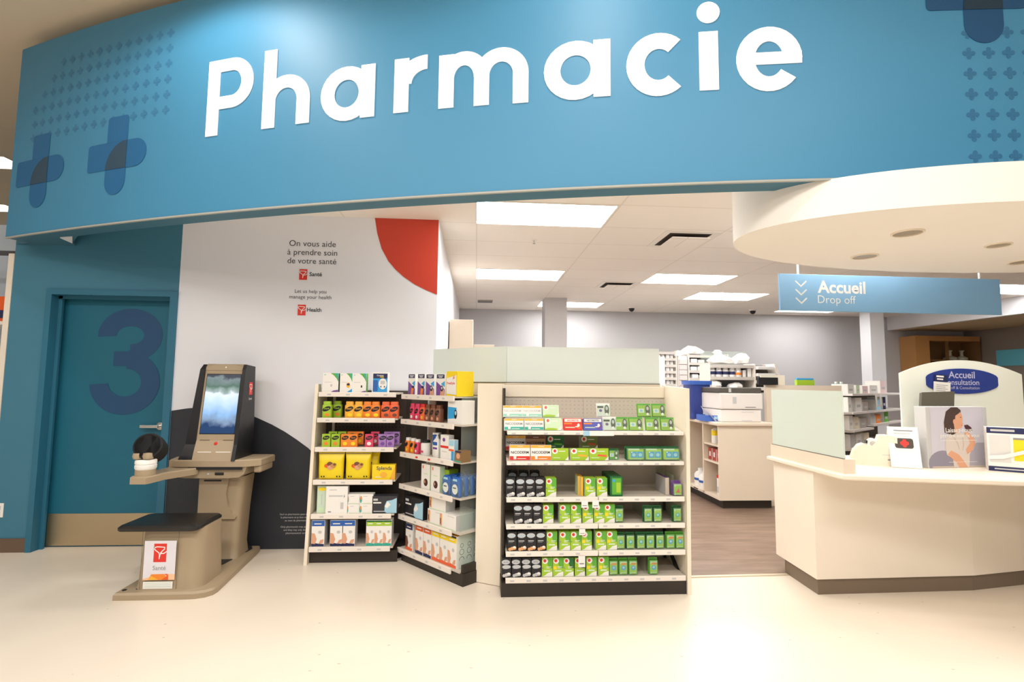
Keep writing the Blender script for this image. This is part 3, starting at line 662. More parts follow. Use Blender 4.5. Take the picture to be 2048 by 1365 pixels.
for x, z, w_, h_, lab in ((.745,.652,.045,.04,'left of two paper tags hanging below the third shelf of wide display'), (.82,.652,.045,.042,'right of two paper tags hanging below the third shelf of wide display'), (.728,.462,.042,.03,'paper tag hanging below the fourth shelf of wide display'), (.725,.285,.046,.062,'paper tag hanging below the fifth shelf of wide display')):
    tg = MB(); tg.box(x-w_/2, x+w_/2, DYF-.012, DYF-.0108, z-.03-h_, z-.02, M_pwhite); tg.rect(FR((x, DYF-.012, z-.03-h_)), -.015, .015, h_*.3, h_*.42, M_pgrey)
    tag(tg.build('price_tag'), lab, 'tag', 'paper tags on the wide display')
tg = MB(); tg.box(.735, .95, DYF-.012, DYF-.0108, 1.063, 1.096, M_pwhite); tg.rect(FR((.735,DYF-.012,1.063)), .0, .045, 0, .033, M_pblue); tag(tg.build('shelf_card'), 'long white shelf card on the top shelf edge of wide display', 'tag')
# half wall with frosted panes
hw = MB(); hw.prism([(-.36,4.50),(.235,3.965),(1.44,3.965),(1.44,4.0),(.25,4.0),(-.34,4.54)], 0, 1.418, M_beige2)
struct(hw.build('wall_low'))
gl = MB().prism([(-.372,4.478),(.228,3.97),(.236,3.98),(-.364,4.488)], 1.424, 1.70, M_frost); tag(gl.build('glass_partition'), 'angled frosted glass pane on the low wall next to the mural corner', 'glass', 'frosted panes on the low wall')
gl = MB().box(.236, 1.437, 3.975, 3.987, 1.424, 1.70, M_frost); tag(gl.build('glass_partition'), 'long straight frosted glass pane on the low wall above wide display', 'glass', 'frosted panes on the low wall')
M_gsk = mat('glass_gasket', '#5c5548', .6)
struct(MB().prism([(-.372,4.476),(.228,3.966),(1.437,3.966),(1.437,3.99),(.24,3.99),(-.36,4.49)], 1.418, 1.424, M_gsk).build('trim_4'))

# ================================================================ PRODUCTS
PROTO = {}            # kind -> root object (first instance), reused by copy
PLACED = []
def copy_tree(o, parent=None):
    c = o.copy(); COL.objects.link(c)
    if parent: c.parent = parent; c.matrix_parent_inverse = o.matrix_parent_inverse.copy()
    for ch in [k for k in bpy.data.objects if k.parent == o]: copy_tree(ch, c)
    return c
def place(kind, maker, desc, cat, group, shelf, loc, rz=0, rx=0, key=None):
    if kind in PROTO: o = copy_tree(PROTO[kind])
    else: o = maker(); PROTO[kind] = o
    o.location = loc; o.rotation_mode = 'XYZ'; o.rotation_euler = (rx, 0, rz); o['category'] = cat; o['group'] = group
    PLACED.append((desc, shelf, key if key is not None else loc[0], o)); return o
ORD = 'first second third fourth fifth sixth seventh eighth ninth tenth eleventh twelfth'.split()
def finish_labels():
    d = {}
    for p in PLACED: d.setdefault((p[0], p[1]), []).append(p)
    for (desc, shelf), L in d.items():
        L.sort(key=lambda p: p[2])
        for i, p in enumerate(L):
            p[3]['label'] = f'{desc} on {shelf}' if len(L) == 1 else (f'{desc}, {"left" if i == 0 else "right"} of two on {shelf}' if len(L) == 2 else f'{desc}, {ORD[i]} from left on {shelf}')
def carton(name, w_, h_, d_, body, deco=None, side=None, top=None, bev=.0012):
    def mk():
        m = MB(); m.box(-w_/2, w_/2, 0, d_, 0, h_, body, bev)
        if side: m.rect((Vector((w_/2, 0, 0)), Y, Z), .001, d_-.001, .001, h_-.001, side, .0004); m.rect((Vector((-w_/2, d_, 0)), -Y, Z), .001, d_-.001, .001, h_-.001, side, .0004)
        if top: m.rect((Vector((-w_/2, 0, h_)), X, Y), .001, w_-.001, .001, d_-.001, top, .0004)
        if deco: deco(m, (Vector((-w_/2, 0, 0)), X, Z), w_, h_)
        return m.build(name)
    return mk
def ND(c1, c2, txt=M_pblack):
    def f(m, F, w_, h_):
        m.rect(F, .002, w_-.002, h_*.80, h_-.002, c2); m.rect(F, .002, w_-.002, .002, h_*.27, c1)
        m.rect(F, w_*.2, w_*.33, h_*.08, h_*.33, M_pwhite, .0008); m.rect(F, w_*.38, w_*.8, h_*.1, h_*.14, M_pwhite, .0008); m.rect(F, w_*.38, w_*.65, h_*.88, h_*.91, M_pwhite, .0008)
        m.text(F, 'NICODERM', w_*.5, h_*.44, None, w_*.86, txt, .001, .015)
    return f
def GC(stripe=None, small=True, dark=False, faded=False):     # lime carton with a white round badge
    def f(m, F, w_, h_):
        r = min(w_, h_)*.23
        m.poly(F, [(w_*.45,h_-.001),(w_-.001,h_-.001),(w_-.001,h_*.45),(w_*.7,h_*.42),(w_*.5,h_*.7)], M_dgreen if dark else M_green)
        m.ell(F, r*1.35, h_-r*1.3, r*1.15, r*1.15, M_pwhite, .0007, 16); m.ell(F, r*1.2, h_-r*1.25, r*.62, r*.62, M_coral if faded else M_red, .0009, 14)
        m.poly(F, [(.002,.001),(w_-.001,.001),(w_-.001,h_*.27),(w_*.55,h_*.2),(w_*.3,.01)], M_pwhite, .0006)
        m.rect(F, w_*.42, w_*.86, h_*.5, h_*.53, M_pwhite, .0008); m.rect(F, w_*.42, w_*.8, h_*.44, h_*.46, M_pwhite, .0008)
        if stripe: m.rect(F, w_*.06, w_*.36, h_*.38, h_*.55, stripe, .0008)
        else: m.ell(F, w_*.09, h_*.46, w_*.07, w_*.07, M_pgrey, .0008, 10)
        m.rect(F, w_*.2, w_*.8, h_*.27, h_*.35, M_pale, .0008)
    return f
def GC2(stripe, faded=False):       # wide lime carton
    def f(m, F, w_, h_):
        m.ell(F, w_*.2, h_*.76, w_*.17, h_*.25 if h_*.25 < h_*.24 else h_*.235, M_pwhite, .0007, 16); m.ell(F, w_*.19, h_*.78, w_*.08, h_*.13, M_coral if faded else M_red, .0009, 14)
        m.rect(F, w_*.42, w_*.8, h_*.72, h_*.78, M_pwhite, .0008); m.poly(F, [(w_*.78,.001),(w_-.001,.001),(w_-.001,h_*.35)], M_pwhite, .0006)
        m.poly(F, [(w_*.4,h_*.35),(w_*.9,h_*.28),(w_*.88,h_*.45),(w_*.45,h_*.5)], stripe, .0008); m.rect(F, w_*.1, w_*.5, h_*.18, h_*.24, M_pale, .0008)
        if faded: m.poly(F, [(.001,.001),(w_*.7,.001),(w_*.8,h_*.12),(w_*.3,h_*.22),(.001,h_*.1)], M_lime, .0006); m.ell(F, w_*.6, h_*.6, w_*.33, h_*.3, M_pale, .0005, 20)
    return f
def BK(pill=M_lgrey, silver=False):   # black carton with oval
    def f(m, F, w_, h_):
        m.ell(F, w_*.42, h_*.80, w_*.44, h_*.125, M_silver, .0006, 22); m.text(F, 'thrive', w_*.42, h_*.765, None, w_*.5, M_pgrey if silver else M_pblue, .0012, .02)
        if silver: m.ell(F, w_*.5, h_*.55, w_*.46, h_*.1, M_silver, .0006, 18)
        m.rect(F, w_*.12, w_*.72, h_*.5, h_*.545, M_lgrey, .0008); m.rect(F, w_*.12, w_*.6, h_*.435, h_*.46, M_pgrey, .0008)
        for cx, cy, r in ((.25,.09,.17),(.5,.13,.19),(.76,.16,.2)): m.ell(F, w_*cx, h_*cy, w_*r, h_*r*.5, pill, .0008+cx*.0002, 12)
        m.ell(F, w_*.74, h_*.2, w_*.17, h_*.06, M_pwhite, .0012, 12)
    return f
def blister(name, w_, h_, d_, card, deco, bub):
    def mk():
        m = MB(); m.box(-w_/2, w_/2, d_*.5, d_*.5+.003, 0, h_, card, .0008); m.box(-w_/2+.004, w_/2-.004, .006, d_*.5, .004, h_*.86, card, .004)
        deco(m, (Vector((-w_/2, .006, 0)), X, Z), w_, h_)
        r = m.build(name)
        b = MB(); b.box(-w_/2+.003, w_/2-.003, .0, .0045, .003, h_*.88, bub, .002); b.build('bubble', r)
        return r
    return mk
def GB(top=None):
    def f(m, F, w_, h_):
        m.rect(F, .008, w_-.008, h_*.08, h_*.8, M_lime, .0006)
        m.rect(F, .010, w_-.010, h_*.74, h_*.80, M_pale, .0008)
        if top: m.rect(F, .012, w_-.012, h_*.62, h_*.73, top, .0009)
        m.poly(F, arc2(w_*.52, h_*.44, w_*.25, 0, 330, 14), M_teal if not top else M_sky, .0010); m.ell(F, w_*.52, h_*.46, w_*.13, w_*.13, M_pblue, .0013, 12)
        m.ell(F, w_*.22, h_*.70, w_*.07, w_*.07, M_pale, .0012, 8); m.ell(F, w_*.22, h_*.12, w_*.08, w_*.08, M_pale, .0012, 8); m.rect(F, w_*.3, w_*.8, h_*.13, h_*.17, M_pale, .0012)
    return f
def IN(bg, lab):           # inhaler blister: label left, dark capsule right
    def f(m, F, w_, h_):
        m.rect(F, .004, w_-.004, .004, h_*.84, bg, .0005); m.rect(F, w_*.1, w_*.48, h_*.3, h_*.6, M_pwhite, .0009); m.ell(F, w_*.29, h_*.45, w_*.12, h_*.1, M_purple if lab else M_pblue, .0012, 12)
        m.rect(F, w_*.06, w_*.5, h_*.64, h_*.78, M_pblack if lab else M_lime, .0009)
        m.ell(F, w_*.74, h_*.5, w_*.17, h_*.38, mat('capsule_dark', '#4a4a40', .35), .0014, 18); m.ell(F, w_*.74, h_*.62, w_*.09, h_*.14, M_lgrey, .0018, 12); m.ell(F, w_*.72, h_*.2, w_*.1, h_*.1, M_pwhite, .0018, 10)
    return f
def QB(m, F, w_, h_):      # wide green pack with two blue squares
    m.rect(F, w_*.1, w_*.92, h_*.08, h_*.8, M_lime, .0006); m.rect(F, w_*.12, w_*.7, h_*.72, h_*.82, M_pale, .0009)
    for x in (.24, .58): m.rect(F, w_*x, w_*(x+.31), h_*.2, h_*.62, M_sky, .0010); m.ell(F, w_*(x+.16), h_*.4, w_*.1, h_*.12, M_pblue, .0014, 10)
    m.ell(F, w_*.3, h_*.58, w_*.03, w_*.03, M_pwhite, .0016, 8); m.rect(F, w_*.2, w_*.8, h_*.1, h_*.14, M_pale, .0012)
def D3(px): return .215 + (px - 1015)/353.0*1.228
SH3 = ['wide display top shelf', 'wide display second shelf', 'wide display third shelf', 'wide display fourth shelf', 'wide display fifth shelf', 'wide display bottom shelf']
mm_px = .00347
# -- top shelf (tilted)
TILT = -.22
k_nd = carton('patch_carton', .135, .080, .05, M_pwhite, ND(M_teal, M_gold, M_pgrey), M_mint)
k_nd2 = carton('patch_carton', .135, .080, .05, M_pwhite, ND(M_mint, M_gold, M_lgrey), M_mint)
for x in (1029, 1069): place('nd_teal', k_nd, 'white and teal patch carton', 'box', 'stop smoking cartons', SH3[0] + ' front row', (D3(x), 3.565, 1.096), rx=TILT)
for x in (1027, 1066): place('nd_mint', k_nd2, 'pale mint topped patch carton', 'box', 'stop smoking cartons', SH3[0] + ' upper row', (D3(x), 3.60, 1.183), rx=TILT)
k_pg = carton('gum_carton', .115, .084, .05, M_pale, GC2(M_pale, True), M_pwhite)
place('pale_gum', k_pg, 'pale green gum carton with round badge', 'box', 'stop smoking cartons', SH3[0] + ' front row', (D3(1107), 3.565, 1.096), rx=TILT)
place('pale_gum', k_pg, 'pale green gum carton with round badge', 'box', 'stop smoking cartons', SH3[0] + ' upper row', (D3(1104), 3.60, 1.185), rx=TILT)
def NR(c, c2, dot):
    def f(m, F, w_, h_):
        m.rect(F, .006, w_-.006, h_*.70, h_*.95, M_pwhite); m.text(F, 'NICORETTE', w_*.5, h_*.76, None, w_*.62, c2, .0012, .02); m.rect(F, .002, w_*.45, h_*.5, h_*.62, M_orange, .0007)
        m.rect(F, w_*.08, w_*.6, h_*.2, h_*.27, M_pale, .0008); m.ell(F, w_*.82, h_*.34, w_*.13, h_*.25, dot, .0008, 14); m.ell(F, w_*.8, h_*.42, w_*.07, h_*.14, M_pwhite, .0011, 12); m.rect(F, w_*.62, w_*.8, h_*.26, h_*.34, M_pwhite, .0012)
    return f
place('nr_red', carton('lozenge_carton', .128, .083, .05, M_red, NR(M_red, M_red, M_dorange)), 'red lozenge carton with white top band', 'box', 'stop smoking cartons', SH3[0], (D3(1147), 3.565, 1.096), rx=TILT)
place('nr_blue', carton('lozenge_carton', .134, .083, .05, mat('print_violet_blue', '#5a62b8', .5), NR(M_blue, M_navy, M_purple)), 'violet blue lozenge carton with white top band', 'box', 'stop smoking cartons', SH3[0], (D3(1187.5), 3.565, 1.096), rx=TILT)
k_in = blister('inhaler_pack', .098, .098, .03, M_pwhite, IN(M_pwhite, 1), M_bubble)
place('inh_w', k_in, 'white inhaler blister pack', 'pack', 'inhaler packs', SH3[0] + ' front row', (D3(1222), 3.56, 1.096), rx=TILT)
place('inh_w', k_in, 'white inhaler blister pack', 'pack', 'inhaler packs', SH3[0] + ' upper row', (D3(1212), 3.60, 1.188), rx=TILT)
k_ig = blister('inhaler_pack', .102, .096, .03, M_green, IN(M_lime, 0), M_bubble)
for x in (1246, 1276, 1310, 1341): place('inh_g', k_ig, 'green inhaler blister pack', 'pack', 'inhaler packs', SH3[0] + ' front row', (D3(x), 3.565, 1.096), rx=TILT)
for x in (1297, 1328): place('inh_g', k_ig, 'green inhaler blister pack', 'pack', 'inhaler packs', SH3[0] + ' upper row', (D3(x), 3.605, 1.19), rx=TILT)
# -- second shelf
Z2 = .891
k1 = carton('patch_carton', .142, .104, .05, M_pwhite, ND(M_red, M_gold), M_coral); k2 = carton('patch_carton', .142, .104, .05, M_pwhite, ND(M_orange, M_gold), M_pwhite)
place('nd_red', k1, 'white patch carton with red bottom band', 'box', 'stop smoking cartons', SH3[1] + ' front', (D3(1041), 3.56, Z2), rx=-.12)
place('nd_or', k2, 'white patch carton with orange bottom band', 'box', 'stop smoking cartons', SH3[1] + ' front', (D3(1083), 3.56, Z2), rx=-.12)
place('nd_red', k1, 'white patch carton with red bottom band', 'box', 'stop smoking cartons', SH3[1] + ' back', (D3(1035), 3.68, Z2+.052), rx=-.12)
place('nd_br', carton('patch_carton', .142, .104, .05, mat('print_tan', '#c7a07c', .5), ND(M_orange, M_brown)), 'tan patch carton with brown top band', 'box', 'stop smoking cartons', SH3[1] + ' back', (D3(1076), 3.68, Z2+.05), rx=-.12)
k_wg = carton('gum_carton', .118, .082, .07, M_lime, GC2(M_lime), M_pwhite); k_wo = carton('gum_carton', .128, .082, .07, M_lime, GC2(M_gold), M_pwhite); k_wr = carton('gum_carton', .135, .082, .07, M_lime, GC2(M_coral), M_pwhite)
k_wd = carton('gum_carton', .118, .09, .07, M_dgreen, GC2(M_green), M_pwhite); k_wb = carton('gum_carton', .122, .09, .07, mat('print_olive', '#7d8a4a', .5), GC2(M_coral), M_pwhite)
place('wg', k_wg, 'lime gum carton with plain green band', 'box', 'stop smoking cartons', SH3[1], (D3(1121), 3.56, Z2), rx=-.1)
place('wo', k_wo, 'lime gum carton with gold band', 'box', 'stop smoking cartons', SH3[1], (D3(1160), 3.56, Z2), rx=-.1)
place('wr', k_wr, 'lime gum carton with coral band', 'box', 'stop smoking cartons', SH3[1], (D3(1199), 3.56, Z2), rx=-.1)
place('wd', k_wd, 'dark green gum carton', 'box', 'stop smoking cartons', SH3[1] + ' back', (D3(1117), 3.68, Z2+.062), rx=-.1)
place('wb', k_wb, 'olive gum carton', 'box', 'stop smoking cartons', SH3[1] + ' back', (D3(1187), 3.68, Z2+.062), rx=-.1)
place('dgp', blister('inhaler_pack', .072, .078, .04, M_dgreen, IN(M_green, 0), M_bubble), 'small dark green inhaler pack', 'pack', 'inhaler packs', SH3[1], (D3(1230), 3.57, Z2))
k_q = blister('quad_pack', .134, .098, .09, M_dgreen, QB, M_bubble)
for x in (1273, 1309, 1345): place('quad', k_q, 'green pack with two blue squares', 'pack', 'green twin packs', SH3[1], (D3(x), 3.55, Z2), rx=-.1)
# -- shelves 3 to 6
k_bk = carton('gum_carton', .063, .128, .07, M_pblack, BK(M_lgrey)); k_bo = carton('gum_carton', .063, .126, .07, M_pblack, BK(mat('print_peach', '#f0b27a', .5))); k_bs = carton('gum_carton', .063, .124, .07, M_pblack, BK(M_lgrey, True))
k_g = carton('gum_carton', .072, .125, .075, M_lime, GC(), M_pale, M_lime); k_gy = carton('gum_carton', .072, .125, .075, M_lime, GC(M_yellow), M_pale, M_lime); k_gd = carton('gum_carton', .070, .123, .075, M_lime, GC(None, dark=True), M_dgreen, M_dgreen)
k_b = blister('lozenge_pack', .064, .112, .055, M_dgreen, GB(), M_bubble); k_bt = blister('lozenge_pack', .064, .112, .055, M_green, GB(M_orange), M_bubble)
GN = 'stop smoking cartons'
def row3(i, kind, mk, desc, xs, cat='box', grp=GN, y=3.555, dz=0):
    for x in xs: place(kind, mk, desc, cat, grp, SH3[i], (D3(x), y, D3Z[i]-.005+dz))
row3(2, 'bk', k_bk, 'black carton with white oval', (1023.5, 1043.5, 1062.5, 1081.5)); row3(3, 'bk', k_bk, 'black carton with white oval', (1039.5, 1058, 1077))
row3(4, 'bo', k_bo, 'black oval carton with peach pieces', (1027.5, 1047, 1065.5, 1084.5)); row3(5, 'bs', k_bs, 'black and silver carton', (1017, 1036.5, 1056, 1075))
for x in (1031, 1054, 1077): place('bk', k_bk, 'black carton with white oval, back row', 'box', GN, SH3[2], (D3(x), 3.72, D3Z[2]-.005+.015))
LG, LY, LD = 'lime gum carton with grey dot', 'lime gum carton with yellow square', 'lime and dark green gum carton'
row3(2, 'lg', k_g, LG, (1103,)); row3(2, 'ly', k_gy, LY, (1181, 1204.5)); row3(2, 'dg', carton('gum_carton', .085, .135, .24, M_dgreen, lambda m, F, w_, h_: (m.rect(F, w_*.15, w_*.9, h_*.1, h_*.92, M_green), m.rect(F, w_*.5, w_*.85, h_*.2, h_*.7, M_lime, .0008), m.ell(F, w_*.3, h_*.8, w_*.12, w_*.12, M_sky, .0008)), M_dgreen), 'large dark green carton', (1233,))
for k, x in enumerate((1165.5, 1161)): place('ly2', carton('gum_carton', .016, .13, .1, M_gold, None, M_pale), 'thin yellow carton edge', 'box', GN, SH3[2], (D3(x), 3.575+.03*k, D3Z[2]-.005))
row3(3, 'lg', k_g, LG, (1097.5, 1130.5, 1152.5)); row3(3, 'ly', k_gy, LY, (1176, 1198.5, 1219.5))
row3(4, 'lg', k_g, LG, (1105, 1130.5, 1152)); row3(4, 'ly', k_gy, LY, (1173.5, 1202, 1223.5))
row3(5, 'lg', k_g, LG, (1096, )); row3(5, 'ly', k_gy, LY, (1117.5, 1183, 1207)); row3(5, 'ld', k_gd, LD, (1138, 1160))
BL, BT = 'green lozenge blister pack', 'green lozenge blister pack with orange stripe'
row3(2, 'bl_p', blister('lozenge_pack', .068, .10, .10, M_purple, lambda m, F, w_, h_: (GB()(m, F, w_, h_), m.rect(F, w_*.3, w_*.75, h_*.22, h_*.58, M_lime, .0015), m.poly(F, [(w_*.3,h_*.25),(w_*.7,h_*.25),(w_*.6,h_*.55)], M_pink, .0018)), M_bubble), 'lime pack with pink symbol', (1358,), 'pack', 'lozenge packs')
place('bl_s', carton('lozenge_carton', .028, .118, .2, mat('print_beige', '#cdbfae', .5), None, M_lgrey, M_purple), 'beige and purple carton behind the lime pack', 'box', GN, SH3[2], (D3(1341), 3.60, D3Z[2]-.005))
row3(3, 'bl', k_b, BL, (1239, 1297, 1316.5, 1356.5), 'pack', 'lozenge packs'); row3(4, 'bl', k_b, BL, (1241.5, 1261, 1282, 1301, 1320.5), 'pack', 'lozenge packs')
row3(4, 'bt', k_bt, BT, (1342, 1361), 'pack', 'lozenge packs'); row3(5, 'bt', k_bt, BT, (1227, 1246.5, 1266, 1307), 'pack', 'lozenge packs')

# -- narrow gondola
SH1 = ['narrow gondola top shelf', 'narrow gondola second shelf', 'narrow gondola third shelf', 'narrow gondola fourth shelf', 'narrow gondola fifth shelf', 'narrow gondola bottom shelf']
EDGE1 = ((637.4,795.6),(634,793),(629.7,789.5),(626,785.7),(621.4,782.8),(617.6,779.3))
def G1(i, px): a, b = EDGE1[i]; return G1X[0] + (px-a)/(b-a)*(G1X[1]-G1X[0])
def row1(i, kind, mk, desc, xs, cat='box', grp=None, dy=.02, dz=-.004, rx=0):
    for x in xs: place(kind, mk, desc, cat, grp or 'boxes on the narrow gondola', SH1[i], (G1(i, x), G1Y[i]+dy, G1Z[i]+dz), rx=rx)
def LB_(kind):
    def f(m, F, w_, h_):
        m.poly(F, [(w_*.5,h_-.001),(w_-.001,h_-.001),(w_-.001,h_*.55),(w_*.88,h_*.72),(w_*.7,h_*.88)], M_green, .0005); m.poly(F, [(w_*.78,h_-.001),(w_-.001,h_-.001),(w_-.001,h_*.62)], M_teal, .0008)
        m.rect(F, w_*.1, w_*.2, h_*.88, h_*.93, M_mint, .0008); m.rect(F, w_*.12, w_*.6, h_*.52, h_*.54, M_lgrey, .0008)
        if kind == 0: m.poly(F, [(w_*.5,.001),(w_-.001,.001),(w_-.001,h_*.14),(w_*.7,h_*.1)], M_purple, .0006); m.rect(F, w_*.5, w_*.62, h_*.3, h_*.42, M_lgrey, .0008)
        elif kind == 1: m.ell(F, w_*.68, h_*.38, w_*.15, h_*.14, M_gold, .0008); m.ell(F, w_*.68, h_*.42, w_*.12, h_*.06, M_navy, .0011); m.poly(F, [(w_*.55,.001),(w_-.001,.001),(w_-.001,h_*.2)], M_sky, .0006)
        else: m.rect(F, w_*.62, w_*.72, h_*.26, h_*.38, M_pblack, .0008); m.poly(F, [(w_*.55,.001),(w_-.001,.001),(w_-.001,h_*.1),(w_*.8,h_*.08)], M_purple, .0006)
    return f
row1(0, 'lan0', carton('test_strip_box', .128, .158, .07, M_pwhite, LB_(0), M_dgreen), 'white and green lancet box with purple corner', (659,))
row1(0, 'lan1', carton('test_strip_box', .1, .158, .07, M_pwhite, LB_(1), M_green), 'white and green lancet box with gold emblem', (691,))
row1(0, 'lan2', carton('test_strip_box', .112, .158, .07, M_pwhite, LB_(2), M_green), 'white and green lancet box with black square', (718,))
def METER(m, F, w_, h_):
    m.rect(F, w_*.06, w_*.94, h_*.04, h_*.94, M_navy, .0004); m.rect(F, w_*.06, w_*.94, h_*.04, h_*.7, M_sky, .0006); m.rect(F, w_*.06, w_*.36, h_*.08, h_*.62, M_blue, .0008)
    m.ell(F, w_*.66, h_*.44, w_*.25, h_*.27, M_pwhite, .0010); m.rect(F, w_*.52, w_*.8, h_*.42, h_*.6, M_lgrey, .0014); m.poly(F, [(w_*.5,h_*.3),(w_*.58,h_*.36),(w_*.58,h_*.24)], M_navy, .0014); m.poly(F, [(w_*.82,h_*.3),(w_*.74,h_*.24),(w_*.74,h_*.36)], M_navy, .0014)
    m.text(F, 'Contour', w_*.5, h_*.82, None, w_*.42, M_pwhite, .001, .02); m.text(F, 'next', w_*.6, h_*.75, None, w_*.24, M_yellow, .001, .02)
row1(0, 'meter', carton('glucose_meter_box', .132, .168, .06, M_pwhite, METER), 'blue and navy glucose meter box', (761,))
def bottle(name, w_, d_, h_, body, cap, txt, deco=None):
    def mk():
        m = MB()
        def rr(z, k): return [(x, y + d_/2, z) for x, y in rrect(-w_/2*k, w_/2*k, -d_/2*k, d_/2*k, min(w_, d_)*.28*k, 3)]
        m.loft([rr(0,.94), rr(.004,1), rr(h_*.74,1), rr(h_*.80,.88)], body)
        F = (Vector((-w_/2, 0, 0)), X, Z)
        m.poly(F, [(w_*(.5+.42*math.cos(a)+.05*math.sin(a)), h_*(.55+.15*math.sin(a)+.06*math.cos(a))) for a in [k*2*math.pi/16 for k in range(16)]], M_pblack, .0006)
        if txt: m.text(F, txt, w_*.5, h_*.525, None, w_*.5, body if body != M_brown else M_pwhite, .001, .02)
        if deco: deco(m, F, w_, h_)
        r = m.build(name, smooth=True)
        c = MB(); c.loft([rr(h_*.80,.80), rr(h_*.965,.80), rr(h_,.74)], cap); c.build('cap', r, smooth=True); return r
    return mk
fl = lambda c: (lambda m, F, w_, h_: m.ell(F, w_*.58, h_*.2, w_*.25, h_*.1, c, .0006, 12))
BG = 'glucose tablet bottles'
for nm_, body, cap, fc, xs, dsc in (('dx_g', M_lime, M_lime, M_orange, (651,), 'lime green glucose bottle'), ('dx_y', M_gold, M_gold, M_yellow, (697, 715.5), 'golden yellow glucose bottle'), ('dx_o', M_orange, M_orange, M_yellow, (733.5, 750.5), 'orange glucose bottle'), ('dx_r', M_coral, M_coral, M_brown, (771.5, 789), 'coral red glucose bottle')):
    row1(1, nm_, bottle('glucose_bottle', .076, .055, .134, body, cap, 'Dex4', fl(fc)), dsc, xs, 'bottle', BG)
place('dx_g', None, 'lime green glucose bottle behind the front one', 'bottle', BG, SH1[1], (G1(1, 666.5), G1Y[1]+.10, G1Z[1]-.004))
def small_pack(c, t): 
    def f(m, F, w_, h_): m.poly(F, [(w_*(.5+.42*math.cos(a)), h_*(.72+.16*math.sin(a)+.05*math.cos(a))) for a in [k*2*math.pi/14 for k in range(14)]], M_pblack, .0006); m.text(F, 'Dex4', w_*.5, h_*.68, None, w_*.5, c, .001, .02); m.ell(F, w_*.5, h_*.28, w_*.26, h_*.14, t, .0006, 10)
    return f
PG = 'small glucose packs'
for nm_, c, t_, xs, dsc in (('sp_g', M_lime, M_orange, (650, 669), 'small lime glucose pack'), ('sp_o', M_orange, M_yellow, (688.5, 705), 'small orange glucose pack'), ('sp_p', M_pink, M_pwhite, (737.5,), 'small pink glucose pack'), ('sp_v', mat('print_lilac', '#a97fc4', .5), M_purple, (765, 780.5), 'small purple glucose pack')):
    row1(2, nm_, carton('glucose_pack', .066, .104, .035, c, small_pack(c, t_)), dsc, xs, 'pack', PG)
    for x in xs: place(nm_, None, dsc + ' in the back row', 'pack', PG, SH1[2], (G1(2, x)+.03, G1Y[2]+.10, G1Z[2]+.008))
# sweetener bags
def bag():
    w_, h_ = .205, .222; m = MB(); rings = []
    for z, k, t in ((0,.90,.012),(.012,.93,.045),(.06,.95,.07),(.14,.95,.065),(.185,.98,.03),(.205,1.0,.006),(.222,1.0,.006)):
        rings.append([(x, y + .04, z) for x, y in rrect(-w_/2*k, w_/2*k, -t/2, t/2, t*.45, 3)])
    m.loft(rings, mat('bag_yellow', '#f5d916', .35)); F = (Vector((-w_/2, .003, 0)), X, Z)
    for cx, cy, r, c in ((.36,.5,.09,M_dorange),(.48,.56,.11,M_brown),(.6,.5,.1,mat('print_cookie', '#c98f55', .5)),(.5,.44,.11,M_skin),(.44,.52,.06,M_gold),(.66,.55,.06,M_brown)): m.ell(F, w_*cx, h_*cy, w_*r, h_*r*.75, c, .002+cx*.002, 12)
    for cx in (.16, .25, .74, .84): m.rect(F, w_*cx, w_*(cx+.05), h_*.1, h_*.15, M_pblack, .004)
    r = m.build('sweetener_bag', smooth=True); h = MB(); FH = (Vector((-w_/2, .036, 0)), X, Z); h.rect(FH, w_*.02, w_*.98, h_*.905, h_*.925, M_pgrey, .002); h.text((Vector((-w_/2, .026, 0)), X, Vector((0,.15,1)).normalized()), 'Splenda', w_*.5, h_*.80, None, w_*.8, M_pblack, .003, .01); h.build('header_print', r); return r
row1(3, 'bag', bag, 'yellow sweetener bag with cookie picture', (658.5, 713), 'bag', 'sweetener bags', .01)
place('bag', None, 'yellow sweetener bag behind the front two', 'bag', 'sweetener bags', SH1[3], (G1(3, 727), G1Y[3]+.09, G1Z[3]-.004))
def SPB(m, F, w_, h_): m.text(F, 'Splenda', w_*.52, h_*.66, None, w_*.66, M_navy, .001, .01); m.ell(F, w_*.5, h_*.32, w_*.16, h_*.2, M_gold, .0006); m.rect(F, w_*.15, w_*.4, h_*.15, h_*.2, M_pwhite, .0008); m.poly(F, [(w_*.75,.001),(w_-.001,.001),(w_-.001,h_*.9)], M_gold, .0004)
row1(3, 'spb', carton('sweetener_box', .182, .118, .06, M_yellow, SPB, M_gold), 'yellow sweetener box', (766,))
row1(4, 'pale_gb', carton('health_box', .11, .21, .06, mat('print_mint_pale', '#cfe3cd', .5), lambda m, F, w_, h_: (m.ell(F, w_*.35, h_*.88, w_*.28, h_*.07, M_yellow), m.rect(F, w_*.3, w_*.36, h_*.3, h_*.7, M_lgrey), m.rect(F, .004, w_-.004, .004, h_*.2, M_pale)), M_pale), 'tall pale green health box with yellow oval', (643,), dy=.05)
row1(4, 'white_b', carton('health_box', .168, .212, .05, M_pwhite, lambda m, F, w_, h_: (m.rect(F, w_*.14, w_*.78, h_*.63, h_*.68, M_lgrey), m.poly(F, [(w_*.82,h_*.6),(w_*.88,h_*.62),(w_*.84,h_*.72)], M_pgrey), m.rect(F, w_*.68, w_*.82, h_*.18, h_*.42, M_lgrey), m.rect(F, w_*.12, w_*.26, h_*.06, h_*.1, M_pgrey), m.rect(F, w_*.16, w_*.5, h_*.86, h_*.89, M_lgrey)), M_lgrey), 'tall white health box', (671,), dy=.012)
